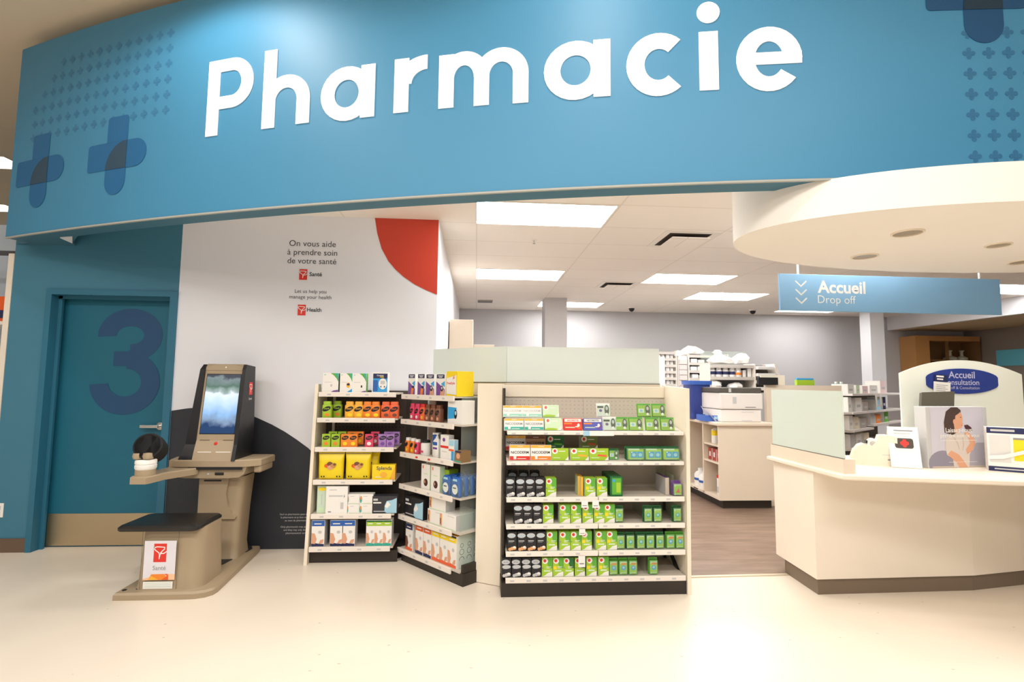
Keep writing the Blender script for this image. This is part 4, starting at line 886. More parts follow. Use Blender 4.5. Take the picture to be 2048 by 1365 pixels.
k_ws = carton('first_aid_box', .108, .074, .08, M_pwhite, lambda m, F, w_, h_: (m.ell(F, w_*.12, h_*.45, w_*.08, h_*.36, M_teal), m.ell(F, w_*.14, h_*.6, w_*.05, h_*.2, M_orange, .0008), m.rect(F, w_*.26, w_*.9, .002, h_*.08, M_pale), m.rect(F, w_*.3, w_*.6, h_*.75, h_*.8, M_lgrey)), M_lgrey)
for lv, nm_ in ((0, 'lower'), (1, 'upper')):
    for x in (703, 730): place('ws', k_ws, f'small first aid box, {nm_} row', 'box', 'stacked first aid boxes', SH1[4], (G1(4, x), G1Y[4]+.02+.004*lv, G1Z[4]-.004+.0755*lv))
def MASK(m, F, w_, h_): m.poly(F, [(w_*.5,h_*.1),(w_*.6,h_*.02),(w_*.98,h_*.03),(w_*.98,h_*.9),(w_*.8,h_*.78),(w_*.58,h_*.72),(w_*.5,h_*.45)], M_pblue); m.poly(F, [(w_*.5,h_*.4),(w_*.62,h_*.7),(w_*.74,h_*.5),(w_*.6,h_*.3)], M_pwhite, .0008); m.rect(F, w_*.04, w_*.22, h_*.74, h_*.86, M_lgrey); m.rect(F, w_*.04, w_*.36, h_*.58, h_*.66, M_pwhite); m.rect(F, w_*.06, w_*.5, h_*.1, h_*.15, M_lgrey)
row1(4, 'mask', carton('mask_box', .195, .134, .09, mat('print_charcoal', '#35353c', .5), MASK), 'charcoal face mask box', (768,))
def PAD(c, c2, c3, cap=None):
    def f(m, F, w_, h_):
        m.rect(F, .002, w_-.002, h_*.78, h_-.002, c); 
        if cap: m.rect(F, .002, w_-.002, h_*.93, h_-.002, cap, .0007)
        m.rect(F, w_*.2, w_*.75, h_*.85, h_*.885, M_pwhite, .0008)
        m.poly(F, [(.002,h_*.12),(w_*.3,h_*.1),(w_*.42,h_*.28),(w_*.26,h_*.5),(.002,h_*.52)], c2, .0008); m.poly(F, [(w_*.55,h_*.1),(w_*.9,h_*.14),(w_*.95,h_*.28),(w_*.7,h_*.25)], M_skin, .0008)
        m.poly(F, [(.002,.002),(w_-.002,.002),(w_-.002,h_*.1),(w_*.5,h_*.12),(.002,h_*.16)], c3, .0006); m.ell(F, w_*.65, h_*.55, w_*.14, h_*.06, M_lgrey, .0008, 12)
    return f
row1(5, 'pad_b', carton('brace_box', .1, .2, .09, M_pwhite, PAD(M_blue, M_skin, M_navy), M_lgrey), 'white brace box with blue band', (633, 670, 694))
row1(5, 'pad_g', carton('brace_box', .068, .198, .1, M_pwhite, PAD(M_lime, M_skin, M_teal, M_dgreen), M_lgrey), 'white brace box with lime band', (738, 755, 772))

# -- angled gondola (positions along its shelves)
SH2 = ['angled gondola top shelf', 'angled gondola second shelf', 'angled gondola third shelf', 'angled gondola fourth shelf', 'angled gondola fifth shelf', 'angled gondola bottom shelf']
EDGE2 = ((805.5,907.7),(802.6,907.7),(801,906.6),(798.6,905.9),(796.5,903.2),(795,899.7))
def T2(i, px):       # perspective along the slanted rail
    a, b = EDGE2[i]; f = (px-a)/(b-a); return LEN2*f*1.13/(1 + .13*f)
def row2(i, kind, mk, desc, xs, cat='box', grp='boxes on the angled gondola', dy=.02, dz=-.004):
    for x in xs:
        t_ = T2(i, x); p = MX2 @ Vector((t_, dy + G2D[i]*0, G2Z[i]+dz)); place(kind, mk, desc, cat, grp, SH2[i], p, TH2, key=t_)
def GM(arm_):
    def f(m, F, w_, h_):
        m.rect(F, w_*.06, w_*.94, h_*.8, h_*.98, M_navy); m.rect(F, w_*.2, w_*.8, h_*.9, h_*.93, M_pwhite, .0008); m.rect(F, w_*.3, w_*.7, h_*.84, h_*.87, M_pwhite, .0008)
        m.poly(F, [(.002,.002),(w_-.002,.002),(w_-.002,h_*.3),(.002,h_*.66)], M_purple, .0005); m.poly(F, [(w_*.55,h_*.55),(w_-.002,h_*.68),(w_-.002,h_*.4)], M_sky, .0006)
        if arm_: m.poly(F, [(w_*.4,.002),(w_*.7,.002),(w_*.8,h_*.3),(w_*.5,h_*.34)], M_orange, .0008); m.ell(F, w_*.72, h_*.38, w_*.2, h_*.06, M_navy, .001, 12)
        else: m.poly(F, [(w_*.45,.002),(w_-.002,.002),(w_*.9,h_*.3),(w_*.55,h_*.3)], M_skin, .0008); m.ell(F, w_*.66, h_*.34, w_*.16, h_*.14, M_pblack, .001, 12); m.ell(F, w_*.66, h_*.36, w_*.09, h_*.07, M_lgrey, .0013, 10)
    return f
row2(0, 'gm_a', carton('glucose_meter_box', .098, .168, .05, M_pwhite, GM(1)), 'white purple meter box with orange hand', (819.5, 838)); row2(0, 'gm_b', carton('glucose_meter_box', .108, .166, .05, M_pwhite, GM(0)), 'white purple meter box with dark meter', (855.5, 876))
def YB_(m, F, w_, h_): m.poly(F, [(.002,h_*.1),(w_*.93,h_*.06),(w_*.9,h_*.85),(w_*.6,h_*.8),(.002,h_*.72)], M_pwhite); m.text(F, 'FreeStyle', w_*.42, h_*.48, None, w_*.75, M_red, .001, .02); m.poly(F, [(w_*.6,h_*.66),(w_*.66,h_*.86),(w_*.7,h_*.72)], M_dorange, .001); m.poly(F, [(w_*.7,h_*.7),(w_*.78,h_*.9),(w_*.76,h_*.7)], M_orange, .001)
row2(0, 'yel', carton('glucose_meter_box', .125, .186, .16, M_yellow, YB_, M_yellow), 'large yellow meter box', (898,))
row2(1, 'bp_p', bottle('glucose_bottle', .056, .05, .132, M_pink, M_pink, 'Dex4', fl(M_pwhite)), 'pink glucose bottle', (817.5, 827.5), 'bottle', BG); row2(1, 'bp_r', bottle('glucose_bottle', .06, .05, .132, M_coral, M_red, 'Dex4', fl(M_gold)), 'coral glucose bottle', (838,), 'bottle', BG)
row2(1, 'bp_b', bottle('glucose_bottle', .056, .05, .13, mat('bottle_cocoa', '#8a5a45', .5), M_brown, 'Dex4', fl(M_skin)), 'cocoa brown glucose bottle', (848, 858.5, 869.5), 'bottle', BG)
row2(1, 'wblue', carton('glucose_meter_box', .165, .172, .12, M_pwhite, lambda m, F, w_, h_: (m.poly(F, [(.003,h_*.2),(w_*.55,h_*.25),(w_*.62,h_*.7),(.003,h_*.72)], M_sky), m.ell(F, w_*.56, h_*.42, w_*.1, h_*.2, M_pblack, .0009), m.ell(F, w_*.56, h_*.47, w_*.06, h_*.09, M_pblue, .0013), m.rect(F, w_*.1, w_*.4, h_*.88, h_*.9, M_lgrey)), M_pwhite), 'white and blue meter box', (905,))
row2(2, 'sb_o', bottle('glucose_bottle', .048, .045, .118, M_orange, M_pwhite, '', fl(M_yellow)), 'small orange bottle with white cap', (808, 818), 'bottle', BG); row2(2, 'sb_p', bottle('glucose_bottle', .046, .045, .114, M_pink, M_pwhite, '', fl(M_pwhite)), 'small pink bottle with white cap', (826.5,), 'bottle', BG)
def jar():
    m = MB(); m.lathe([(.038,0),(.04,.005),(.04,.085),(.03,.095)], (0,.04,0), M_pwhite, 20); m.rect((Vector((-.03,.0,0)),X,Z), .01,.05,.02,.035, M_pink, .0006); r = m.build('lotion_jar', smooth=True)
    c = MB(); c.lathe([(.033,.095),(.033,.112),(.03,.114)], (0,.04,0), M_pblack, 20); c.build('cap', r, True); return r
row2(2, 'jar', jar, 'white lotion jar with dark lid', (839,), 'jar')
row2(2, 'tubeb', carton('lotion_box', .062, .176, .04, M_pwhite, lambda m, F, w_, h_: (m.rect(F, .002, w_-.002, h_*.62, h_*.98, M_blue), m.rect(F, .002, w_-.002, h_*.5, h_*.62, M_sky, .0007)), M_lgrey), 'tall white and blue lotion box', (852.5,), dy=.08)
def pump():
    m = MB(); m.loft([[(x,y+.025,z) for x,y in rrect(-.032*k,.032*k,-.02*k,.02*k,.012,3)] for z,k in ((0,.95),(.005,1),(.12,1),(.14,.6))], M_pwhite); F=(Vector((-.032,.005,0)),X,Z); m.rect(F,.006,.058,.09,.115,M_blue,.0008); m.rect(F,.006,.058,.06,.075,M_purple,.0008)
    r = m.build('pump_bottle', smooth=True); c = MB(); c.lathe([(.012,.14),(.012,.155),(.006,.156),(.006,.17),(.016,.172),(.016,.182)], (0,.025,0), M_pwhite, 12); c.box(-.006,.006,-.015,.025,.172,.182,M_pwhite); c.build('pump', r); return r
row2(2, 'pump', pump, 'white lotion pump bottle', (864.5,), 'bottle', 'lotion bottles')
row2(2, 'tubet', carton('lotion_box', .05, .17, .04, M_teal, lambda m, F, w_, h_: (m.rect(F, .002, w_-.002, h_*.55, h_*.98, M_blue), m.ell(F, w_*.5, h_*.65, w_*.3, h_*.08, M_pwhite, .0008)), M_pwhite), 'blue and teal lotion box', (873,), dy=.07)
row2(2, 'wred', carton('lotion_box', .098, .178, .05, M_pwhite, lambda m, F, w_, h_: (m.rect(F, .002, w_-.002, h_*.46, h_*.56, M_red), m.ell(F, w_*.42, h_*.8, w_*.16, h_*.08, M_purple), m.rect(F, w_*.2, w_*.8, h_*.3, h_*.33, M_lgrey)), M_lgrey), 'white lotion box with red band', (885.5,), dy=.015)
row2(2, 'wsky', carton('lotion_box', .062, .15, .04, M_pwhite, lambda m, F, w_, h_: (m.rect(F, .002, w_-.002, h_*.7, h_*.98, M_pblue), m.rect(F, .002, w_-.002, h_*.45, h_*.55, M_coral), m.rect(F, w_*.5, w_-.002, .002, h_*.45, M_sky)), M_pblue), 'slim white and sky blue lotion box', (900,), dy=.012)
row2(2, 'amber', carton('lotion_box', .07, .08, .09, mat('print_amber', '#8a6a44', .5), lambda m, F, w_, h_: (m.rect(F, .002, w_-.002, .002, h_*.12, M_teal), m.ell(F, w_*.5, h_*.55, w_*.3, h_*.25, M_skin), m.rect(F, .002, w_-.002, h_*.85, h_*.98, M_navy))), 'small amber box with teal base', (917,), dy=-.002)
row2(3, 'brn', carton('supplement_box', .108, .19, .05, M_pwhite, lambda m, F, w_, h_: (m.ell(F, w_*.55, h_*.28, w_*.24, h_*.15, mat('print_dark_brown', '#4a2420', .5)), m.ell(F, w_*.45, h_*.3, w_*.06, h_*.06, M_skin, .0009), m.rect(F, w_*.15, w_*.27, h_*.82, h_*.94, M_coral), m.rect(F, w_*.3, w_*.75, h_*.6, h_*.64, M_pale)), M_pale), 'white supplement box with brown bottle', (846, 866))
place('brn_g', carton('supplement_box', .05, .165, .09, M_lime, lambda m, F, w_, h_: m.rect(F, .002, w_-.002, h_*.35, h_*.62, M_pale), M_lime), 'lime and grey supplement box', 'box', 'boxes on the angled gondola', SH2[3], MX2 @ Vector((T2(3, 879), .07, G2Z[3]-.004)), TH2)
def floss():
    m = MB(); m.loft([[(x,y+.025,z) for x,y in rrect(-.046*k,.046*k,-.02,.02,.015,3)] for z,k in ((0,.8),(.008,1),(.11,1),(.135,.75),(.142,.45))], mat('floss_blue', '#2a62b4', .3)); F=(Vector((-.046,.005,0)),X,Z); m.ell(F,.046,.055,.032,.036,M_pwhite,.0008); m.rect(F,.025,.06,.06,.068,M_navy,.0014); m.poly(F,[(.05,.004),(.086,.01),(.08,.04)],M_navy,.0011)
    m.poly(F,[(.02,.112),(.072,.112),(.068,.128),(.025,.128)],M_pblue,.0008); r = m.build('floss_pack', smooth=True); b = MB(); b.box(-.047,.047,0,.05,.001,.12,M_bubble,.008); b.build('bubble', r); return r
for k in range(4):
    for x in (889.5, 908.5):
        t_ = T2(3, x); place('floss', floss, 'blue dental floss pack' if k == 0 else f'blue floss pack, {ORD[k]} row back', 'pack', 'dental floss packs', SH2[3], MX2 @ Vector((t_, .005 + .058*k, G2Z[3]-.004)), TH2, key=t_)
row2(4, 'mask2', carton('mask_box', .25, .155, .1, M_pblack, MASK), 'black face mask box', (822,))
def CTN(m, F, w_, h_): m.rect(F, w_*.02, w_*.16, h_*.1, h_*.9, M_skin); m.rect(F, w_*.04, w_*.1, h_*.2, h_*.6, M_brown, .0008); m.rect(F, w_*.11, w_*.15, h_*.3, h_*.8, M_gold, .0008); m.rect(F, .002, w_-.002, .002, h_*.07, M_pale); m.rect(F, w_*.5, w_*.9, h_*.85, h_*.88, M_lgrey)
k_ct = carton('compression_box', .2, .105, .09, M_pwhite, CTN, M_lgrey)
t_ = T2(4, 866); place('ctn', k_ct, 'white compression box, lower left of the stack', 'box', 'compression boxes', SH2[4], MX2 @ Vector((t_, .02, G2Z[4]-.004)), TH2, key=t_)
place('ctn', k_ct, 'white compression box, top of the stack', 'box', 'compression boxes', SH2[4], MX2 @ Vector((t_+.01, .025, G2Z[4]+.102)), TH2, key=t_)
place('ctn2', carton('compression_box', .19, .108, .24, M_pwhite, CTN, M_lgrey), 'long white compression box at right end', 'box', 'compression boxes', SH2[4], MX2 @ Vector((.605, .015, G2Z[4]-.004)), TH2)
row2(5, 'pv', carton('brace_box', .095, .205, .1, M_pwhite, PAD(M_navy, M_brown, M_coral), M_pwhite), 'white brace box with purple band', (812,)); row2(5, 'po', carton('brace_box', .1, .225, .1, M_pwhite, PAD(M_dorange, M_skin, M_navy, M_brown), M_lgrey), 'white brace box with orange band', (832, 848))
k_py = carton('brace_box', .1, .225, .24, M_pwhite, PAD(M_yellow, M_skin, M_coral, M_pblack), M_pwhite, M_gold)
def icons():
    r = k_py(); m = MB(); F = (Vector((.05, 0, 0)), Y, Z)
    for y in (.05, .12, .19):
        for c, q in ((.155,.014),(.11,.02)): m.ribbon(F, arc2(y, c, q, 0, 360, 12), .005, M_pgrey, .001)
        m.ribbon(F, arc2(y, .055, .022, 0, 180, 8), .006, M_pgrey, .001)
    m.build('printed_icons', r); return r
row2(5, 'py', icons, 'white brace box with yellow band', (864.5, 880, 896.5))
finish_labels()

# ================================================================ SERVICE COUNTER
ct = thing('service_counter', 'large cream service counter with brown toe kick at the right', 'counter', (3.3, 3.7, 0))
M_cpan = mat('counter_laminate', '#f6ead9', .5, noise=.03, nscale=4)
plan = [(2.335,3.473),(3.505,3.50),(3.96,3.579),(5.0,3.84),(5.0,4.3),(3.9,4.08),(2.95,4.03),(2.365,4.0)]
wp(MB().prism(plan, .105, .83, M_cpan).build('body'), ct)
m = MB(); m.prism([(2.35,3.488),(3.505,3.513),(3.96,3.592),(4.98,3.85),(4.98,4.28),(3.9,4.07),(2.95,4.02),(2.372,3.90)], 0, .105, mat('toe_kick_brown', '#7a6a58', .5)); wp(m.build('toe_kick'), ct)
m = MB(); tp_ = [(2.315,3.20),(2.325,3.165),(2.36,3.150),(2.80,3.055),(3.31,2.945),(3.9,2.85),(5.0,2.80),(5.0,4.3),(3.9,4.1),(2.95,4.05),(2.315,4.01)]
m.loft([[(x,y,.828) for x,y in inset(tp_,.01)],[(x,y,.836) for x,y in tp_],[(x,y,.854) for x,y in tp_],[(x,y,.862) for x,y in inset(tp_,.01)]], mat('countertop_cream', '#f4e8d6', .35)); wp(m.build('countertop', smooth=True), ct)
wp(MB().prism([(2.35,3.19),(2.43,3.19),(2.43,4.01),(2.35,4.01)], .862, .953, M_beige2).build('raised_curb'), ct)
wp(MB().box(2.356, 2.37, 3.20, 4.0, .953, .958, M_gsk).build('glass_seal'), ct)
wp(MB().box(2.357, 2.369, 3.195, 3.99, .958, 1.388, M_frost2).build('side_pane'), ct)['label'] = 'frosted glass side pane'
# arched glass with oval sign
AY = 3.72; ac = 3.72
arch = [(ac-.5,.865),(ac+.5,.865),(ac+.5,1.525)] + [(ac+.5-1.0*i/20, 1.525+.105*(1-((i-10)/10)**2)) for i in range(1,20)] + [(ac-.5,1.525)]
ag = thing('arched_screen', 'arched frosted glass screen with blue oval sign behind counter displays', 'glass', (ac, AY, .865))
wp(MB().prism(arch, AY, AY+.012, mat('arch_glass', '#f0f3e8', .3), axis='y').build('pane'), ag)
OF = FR((0, AY, 0)); ov = []
for k in range(40):
    a = 2*math.pi*k/40; c, s_ = math.cos(a), math.sin(a); ov.append((ac+.0+ .293*max(-.93,min(.93,c))/.93, 1.468+.097*s_))
m = MB(); m.prism([(x, z) for x, z in ov], AY-.006, AY-.0005, mat('sign_navy', '#253a8c', .45), axis='y'); OF = FR((0, AY-.006, 0)); M_sgl = mat('sign_lettering_grey', '#b9bad6', .5)
m.text(OF, 'Accueil', ac-.005, 1.492, None, .215, M_sgl, .001, .015); m.text(OF, 'Consultation', ac-.015, 1.44, None, .30, M_sgl, .001, .01); m.text(OF, 'Drop off & Consultation', ac-.02, 1.407, None, .31, M_sgl, .001)
wp(m.build('oval_sign'), ag)
# notice taped on the oval
NT = Matrix.Translation((3.545, AY-.012, 1.415)) @ Matrix.Rotation(math.radians(4), 4, 'Y')
n_ = MB(); F = (NT @ Vector((-.068,0,-.055)), NT.to_3x3() @ X, NT.to_3x3() @ Z)
n_.box(-.068,.068,0,.002,-.055,.045,M_pwhite,0,NT); n_.box(-.062,.045,.0005,.0025,.045,.1,M_navy,0,NT); n_.rect(F,.02,.08,.135,.148,M_pwhite,.001); n_.rect(F,.025,.075,.115,.126,M_pwhite,.001)
for i in range(5): n_.rect(F,.02,.115-.02*(i%2),.075-.014*i,.078-.014*i,M_pgrey,.001)
tag(n_.build('paper_notice'), 'white and navy paper notice taped over the blue oval sign', 'notice')
# dark terminal behind the poster stand
t = thing('display_terminal', 'dark tilted terminal screen behind the poster stand', 'monitor', (3.40, 3.60, .862))
m = MB(); R_ = Matrix.Translation((3.40, 3.60, 1.325)) @ Matrix.Rotation(math.radians(-16), 4, 'X') @ Matrix.Rotation(math.radians(0), 4, 'Y')
m.prism([(-.155,-.06),(.10,-.06),(.145,.065),(-.115,.055)], -.012, .012, mat('terminal_dark', '#5a564a', .4), axis='y', mtx=R_); wp(m.build('screen'), t)
wp(MB().box(3.37,3.41,3.60,3.63,.875,1.29,M_black).build('pole'), t); wp(MB().box(3.33,3.45,3.57,3.67,.862,.876,M_black,.004).build('foot'), t)
# poster stand
t = thing('poster_stand', 'upright poster stand on counter showing a woman with long dark hair', 'poster', (3.36, 3.43, .862), math.radians(6.5)); PW, PH = .475, .418
m = MB(); m.box(-PW/2-.005, PW/2+.03, .0, .085, 0, PH+.004, M_lgrey, .003); m.build('stand', t)
pb = MB(); F = FR((-PW/2+.03, 0, 0)); W_ = PW-.03
pb.rect(F, 0, W_, .002, PH, mat('poster_lilac', '#cfccd8', .4), .001)
pb.poly(F, [(0,.002),(W_,.002),(W_,.17),(W_*.85,.17),(W_*.78,.12),(0,.05)], mat('poster_grey', '#a8a4b2', .4), .0012); pb.ell(F, .09, .03, .12, .09, mat('poster_slate', '#8f8b9c', .4), .0013); pb.rect(F, 0, W_, .002, .012, mat('poster_table', '#c8b8a8', .4), .0016)
M_hair = mat('poster_hair', '#4a3630', .5); M_shirt = mat('poster_shirt', '#d9cdc4', .5)
Q = lambda L: [(W_*a, PH*b) for a, b in L]
pb.poly(F, Q([(.255,.58),(.25,.75),(.30,.93),(.40,1.0),(.52,1.0),(.585,.95),(.57,.86),(.53,.80),(.5,.58),(.40,.54)]), M_hair, .0022)
pb.poly(F, Q([(.40,.005),(.385,.15),(.28,.21),(.25,.34),(.265,.47),(.35,.55),(.45,.585),(.60,.57),(.72,.50),(.78,.42),(.79,.33),(.71,.22),(.69,.005)]), M_shirt, .0020)
pb.poly(F, Q([(.455,.57),(.44,.70),(.43,.80),(.48,.90),(.555,.93),(.60,.88),(.615,.80),(.60,.75),(.615,.72),(.585,.66),(.535,.645),(.53,.58)]), M_skin, .0023)
pb.poly(F, Q([(.40,.80),(.42,.92),(.5,.97),(.585,.95),(.545,.90),(.475,.86),(.455,.72)]), M_hair, .0026); pb.ell(F, W_*.45, PH*.76, .012, .018, M_skin, .0029, 12)
pb.poly(F, Q([(.555,.832),(.575,.84),(.59,.832),(.575,.826)]), M_hair, .0029); pb.poly(F, Q([(.575,.70),(.605,.705),(.58,.69)]), M_red, .0029)
pb.poly(F, Q([(.63,.70),(.70,.71),(.77,.66),(.78,.60),(.72,.585),(.66,.61)]), mat('poster_maroon', '#4d2530', .5), .0026)
pb.poly(F, Q([(.29,.22),(.36,.285),(.50,.215),(.58,.12),(.66,.005),(.50,.005),(.45,.09),(.36,.155)]), M_skin, .0026); pb.poly(F, Q([(.66,.22),(.75,.27),(.83,.38),(.81,.48),(.73,.56),(.665,.60),(.63,.565),(.70,.48),(.725,.40),(.64,.30)]), M_skin, .0029)
M_fold = mat('poster_shirt_fold', '#c3b5ab', .5); pb.poly(F, Q([(.44,.50),(.50,.40),(.52,.30),(.505,.30),(.48,.40),(.42,.50)]), M_fold, .0023); pb.poly(F, Q([(.60,.50),(.61,.38),(.585,.28),(.575,.28),(.59,.38),(.585,.50)]), M_fold, .0023)
pb.text(F, 'Laissez-nous', W_*.52, PH*.585, None, W_*.5, M_pwhite, .004, .015); pb.text(F, 'prendre soin de vous', W_*.54, PH*.50, None, W_*.74, M_pwhite, .004, .01); pb.rect(F, W_*.16, W_*.86, PH*.445, PH*.452, M_pwhite, .004); pb.rect(F, W_*.3, W_*.84, PH*.09, PH*.095, M_pwhite, .004)
pb.build('poster', t); m = MB(); m.box(PW/2+.002, PW/2+.032, -.004, .02, 0, PH, M_lgrey); m.build('right_edge', t)
# white card holder with red cross
t = thing('card_holder', 'slanted white card stand with black plate and red cross', 'sign', (2.965, 3.405, .862), math.radians(-27))
TI = Matrix.Rotation(math.radians(-14), 4, 'X'); m = MB(); m.box(-.088, .088, 0, .006, .003, .285, M_pwhite, .001, TI); m.build('card', t)
F = (TI @ Vector((-.088,0,0)), TI.to_3x3() @ X, TI.to_3x3() @ Z); m = MB()
m.poly(F, rrect(.035,.142,.135,.205,.015), mat('plate_dark', '#4a4038', .5), .0012); m.rect(F, .082,.1,.143,.197,M_red,.0016); m.rect(F,.066,.116,.161,.18,M_red,.0018); m.ell(F, .091,.17,.021,.021,M_red,.002,12)
m.rect(F,.035,.145,.255,.262,M_pgrey,.0012); m.rect(F,.035,.13,.235,.242,M_lgrey,.0012); m.rect(F,.05,.12,.218,.221,M_lgrey,.0012); m.rect(F,.03,.15,.118,.12,M_lgrey,.0012); m.build('printed_front', t)
m = MB(); TB = Matrix.Translation((0,.16,0)) @ Matrix.Rotation(math.radians(17), 4, 'X'); m.box(-.085,.085,0,.004,.003,.26,M_pwhite,0,TB); m.build('back_leg', t)
# tape dispenser
t = thing('tape_dispenser', 'large cream desk tape dispenser beside the white card stand', 'dispenser', (2.87, 3.56, .862), math.radians(-30))
m = MB(); pr = [(-.155,0),(.12,0),(.12,.205),(.06,.215),(.015,.212),(.0,.165),(-.025,.135),(-.055,.14),(-.08,.148),(-.11,.135),(-.14,.095),(-.158,.04)]
m.prism(pr, -.05, .05, mat('dispenser_cream', '#f2e6d4', .4), axis='y'); m.build('body', t, smooth=False)
m = MB(); m.lathe([(.02,-.03),(.036,-.03),(.036,.03),(.02,.03),(.02,-.03)], (-.02,0,.15), M_pwhite, 20, 'y'); m.build('tape_roll', t, True); m = MB(); m.box(-.062,-.05,-.03,.03,.15,.17,M_black); m.build('cutter', t)
m = MB(); F = FR((0,-.05,0)); m.rect(F,.03,.10,.075,.08,M_lgrey); m.rect(F,.06,.10,.04,.05,M_pgrey); m.build('printed_mark', t)
# brochure display with navy bands
t = thing('brochure_display', 'white and navy brochure box with yellow panel at far right of counter', 'display', (3.475, 3.318, .862), math.radians(-38))
m = MB(); m.box(0,.36,0,.10,0,.292,M_pwhite,.002); m.build('box', t); F = FR((0,0,0)); m = MB()
m.rect(F,0,.36,.252,.292,M_navy,.001); m.rect(F,0,.36,0,.032,M_navy,.001); m.rect(F,.13,.30,.075,.222,M_yellow,.001); m.rect(F,.13,.30,.214,.226,M_pgrey,.0014); m.rect(F,.02,.14,.265,.279,M_lgrey,.0015); m.rect(F,.03,.22,.012,.02,M_lgrey,.0015); m.rect(F,.01,.115,.06,.24,mat('brochure_grey','#dcdad6',.5),.0012)
m.build('printed_front', t); m = MB(); m.add([(.0,-.004,.075),(.08,-.012,.085),(.18,-.012,.125),(.36,-.004,.16),(.36,-.004,.185),(.18,-.014,.15),(.08,-.014,.112),(0,-.004,.10)],[(0,1,6,7),(1,2,5,6),(2,3,4,5)],M_pwhite); m.build('paper_fold', t)
m = MB(); m.lathe([(.02,0),(.012,.012),(.006,.02)], (2.55,3.62,.862), M_black, 12); tag(m.build('bell_button'), 'tiny dark button on the counter beside the side glass pane', 'button')

# hanging sign
t = thing('hanging_sign', 'blue hanging sign with white chevrons reading Accueil Drop off', 'sign', (3.5, 4.1, 2.2))
wp(MB().box(2.525, 4.508, 4.1, 4.125, 2.047, 2.358, mat('sign_blue', '#84b6e0', .45, noise=.02, nscale=2), .003).build('board'), t)
HF = FR((0, 4.1, 0)); M_wl = mat('sign_white', '#f3f5f6', .5); m = MB()
for k in range(3):
    z = 2.297 - k*.072; m.ribbon(HF, [(2.662,z),(2.708,z-.043),(2.754,z)], .012, M_wl, .002)
wp(m.build('chevrons'), t); m = MB(); m.text(HF, 'Accueil', 3.065, 2.205, None, .425, M_wl, .002, .03); wp(m.build('lettering'), t); m = MB(); m.text(HF, 'Drop off', 3.02, 2.115, None, .335, M_wl, .002, .0); wp(m.build('lettering'), t)
for x in (2.695, 4.33): wp(MB().lathe([(.008,2.358),(.008,2.88)], (x,4.112,0), M_pwhite, 10).build('hanger_rod'), t)

# ================================================================ BACK COUNTER with open shelves
bc = thing('work_counter', 'beige work counter with open side shelves inside the pharmacy', 'counter', (3.1, 6.4, 0))
BX0, BX1, BY0, BY1 = 2.80, 3.46, 5.835, 7.85
wp(MB().box(BX0, BX1, BY0, BY0+.025, .1, .945, M_beige2).build('end_panel'), bc)
wp(MB().box(BX1-.02, BX1, BY0+.025, BY1, .1, .945, M_beige2).build('back_panel'), bc)
for y in (6.24, 6.78, 7.35, 7.825): wp(MB().box(BX0, BX1-.02, y, y+.025, .1, .945, M_beige2).build('divider_panel'), bc)
wp(MB().box(BX0, BX1-.02, BY0+.025, BY1, .1, .125, M_beige2).build('bottom_panel'), bc)
for z in (.52, .72): wp(MB().box(BX0+.01, BX1-.02, BY0+.025, 6.24, z-.02, z, M_beige2).build('shelf'), bc)
wp(MB().box(BX0+.06, BX1-.02, BY0+.05, BY1-.05, 0, .1, M_dark).build('toe_kick'), bc)
wp(MB().box(BX0-.03, BX1+.01, BY0-.03, BY1, .947, .985, M_beige2, .01).build('worktop'), bc)
wp(MB().box(BX0-.001, BX0+.004, 6.42, 6.55, .105, .12, M_dark).build('label_slot'), bc)
# jugs, red boxes
def jug():
    m = MB(); m.lathe([(.075,0),(.08,.01),(.08,.14),(.06,.17),(.03,.185)], (0,0,0), M_pwhite, 14); m.lathe([(.081,.07),(.081,.10)], (0,0,0), M_blue, 14); r = m.build('plastic_jug', smooth=True); c = MB(); c.lathe([(.032,.185),(.032,.215),(.028,.218)], (0,0,0), M_pwhite, 12); c.build('cap', r); return r
for x, y in ((2.90,6.42),(2.92,6.60),(3.08,6.5),(3.1,6.66)): place('jug', jug, 'white jug with blue band', 'jug', 'plastic jugs', 'lower side shelf of the work counter', (x,y,.125), key=y+x*.1)
for k, y in enumerate((5.93, 6.04, 6.15)): place('redbox', carton('supply_box', .09, .14, .3, mat('supply_red', '#a8362c', .5), lambda m,F,w_,h_: m.rect(F,w_*.3,w_*.7,h_*.3,h_*.7,M_pwhite), M_pwhite), 'red supply box', 'box', 'red supply boxes', 'middle side shelf of the work counter', (2.84,y,.52), math.radians(-90), key=y)
def rjug():
    m = MB(); m.lathe([(.07,0),(.075,.01),(.075,.2)], (0,0,0), M_pwhite, 14); m.lathe([(.076,.03),(.076,.1)], (0,0,0), M_lgrey, 14); r = m.build('supply_tub', smooth=True); c = MB(); c.lathe([(.078,.2),(.078,.225),(.06,.23)], (0,0,0), M_red, 14); c.build('lid', r); return r
place('tub', rjug, 'white tub with red lid', 'tub', 'supply tubs', 'bottom side shelf of the work counter', (2.93, 6.0, .125))
m = MB(); m.lathe([(.04,0),(.042,.01),(.042,.16),(.02,.18)], (2.9,6.13,.72), M_pwhite, 12); m.lathe([(.043,.09),(.043,.15)], (2.9,6.13,.72), M_yellow, 12); tag(m.build('spray_bottle'), 'white and yellow bottle on the upper side shelf of the work counter', 'bottle')
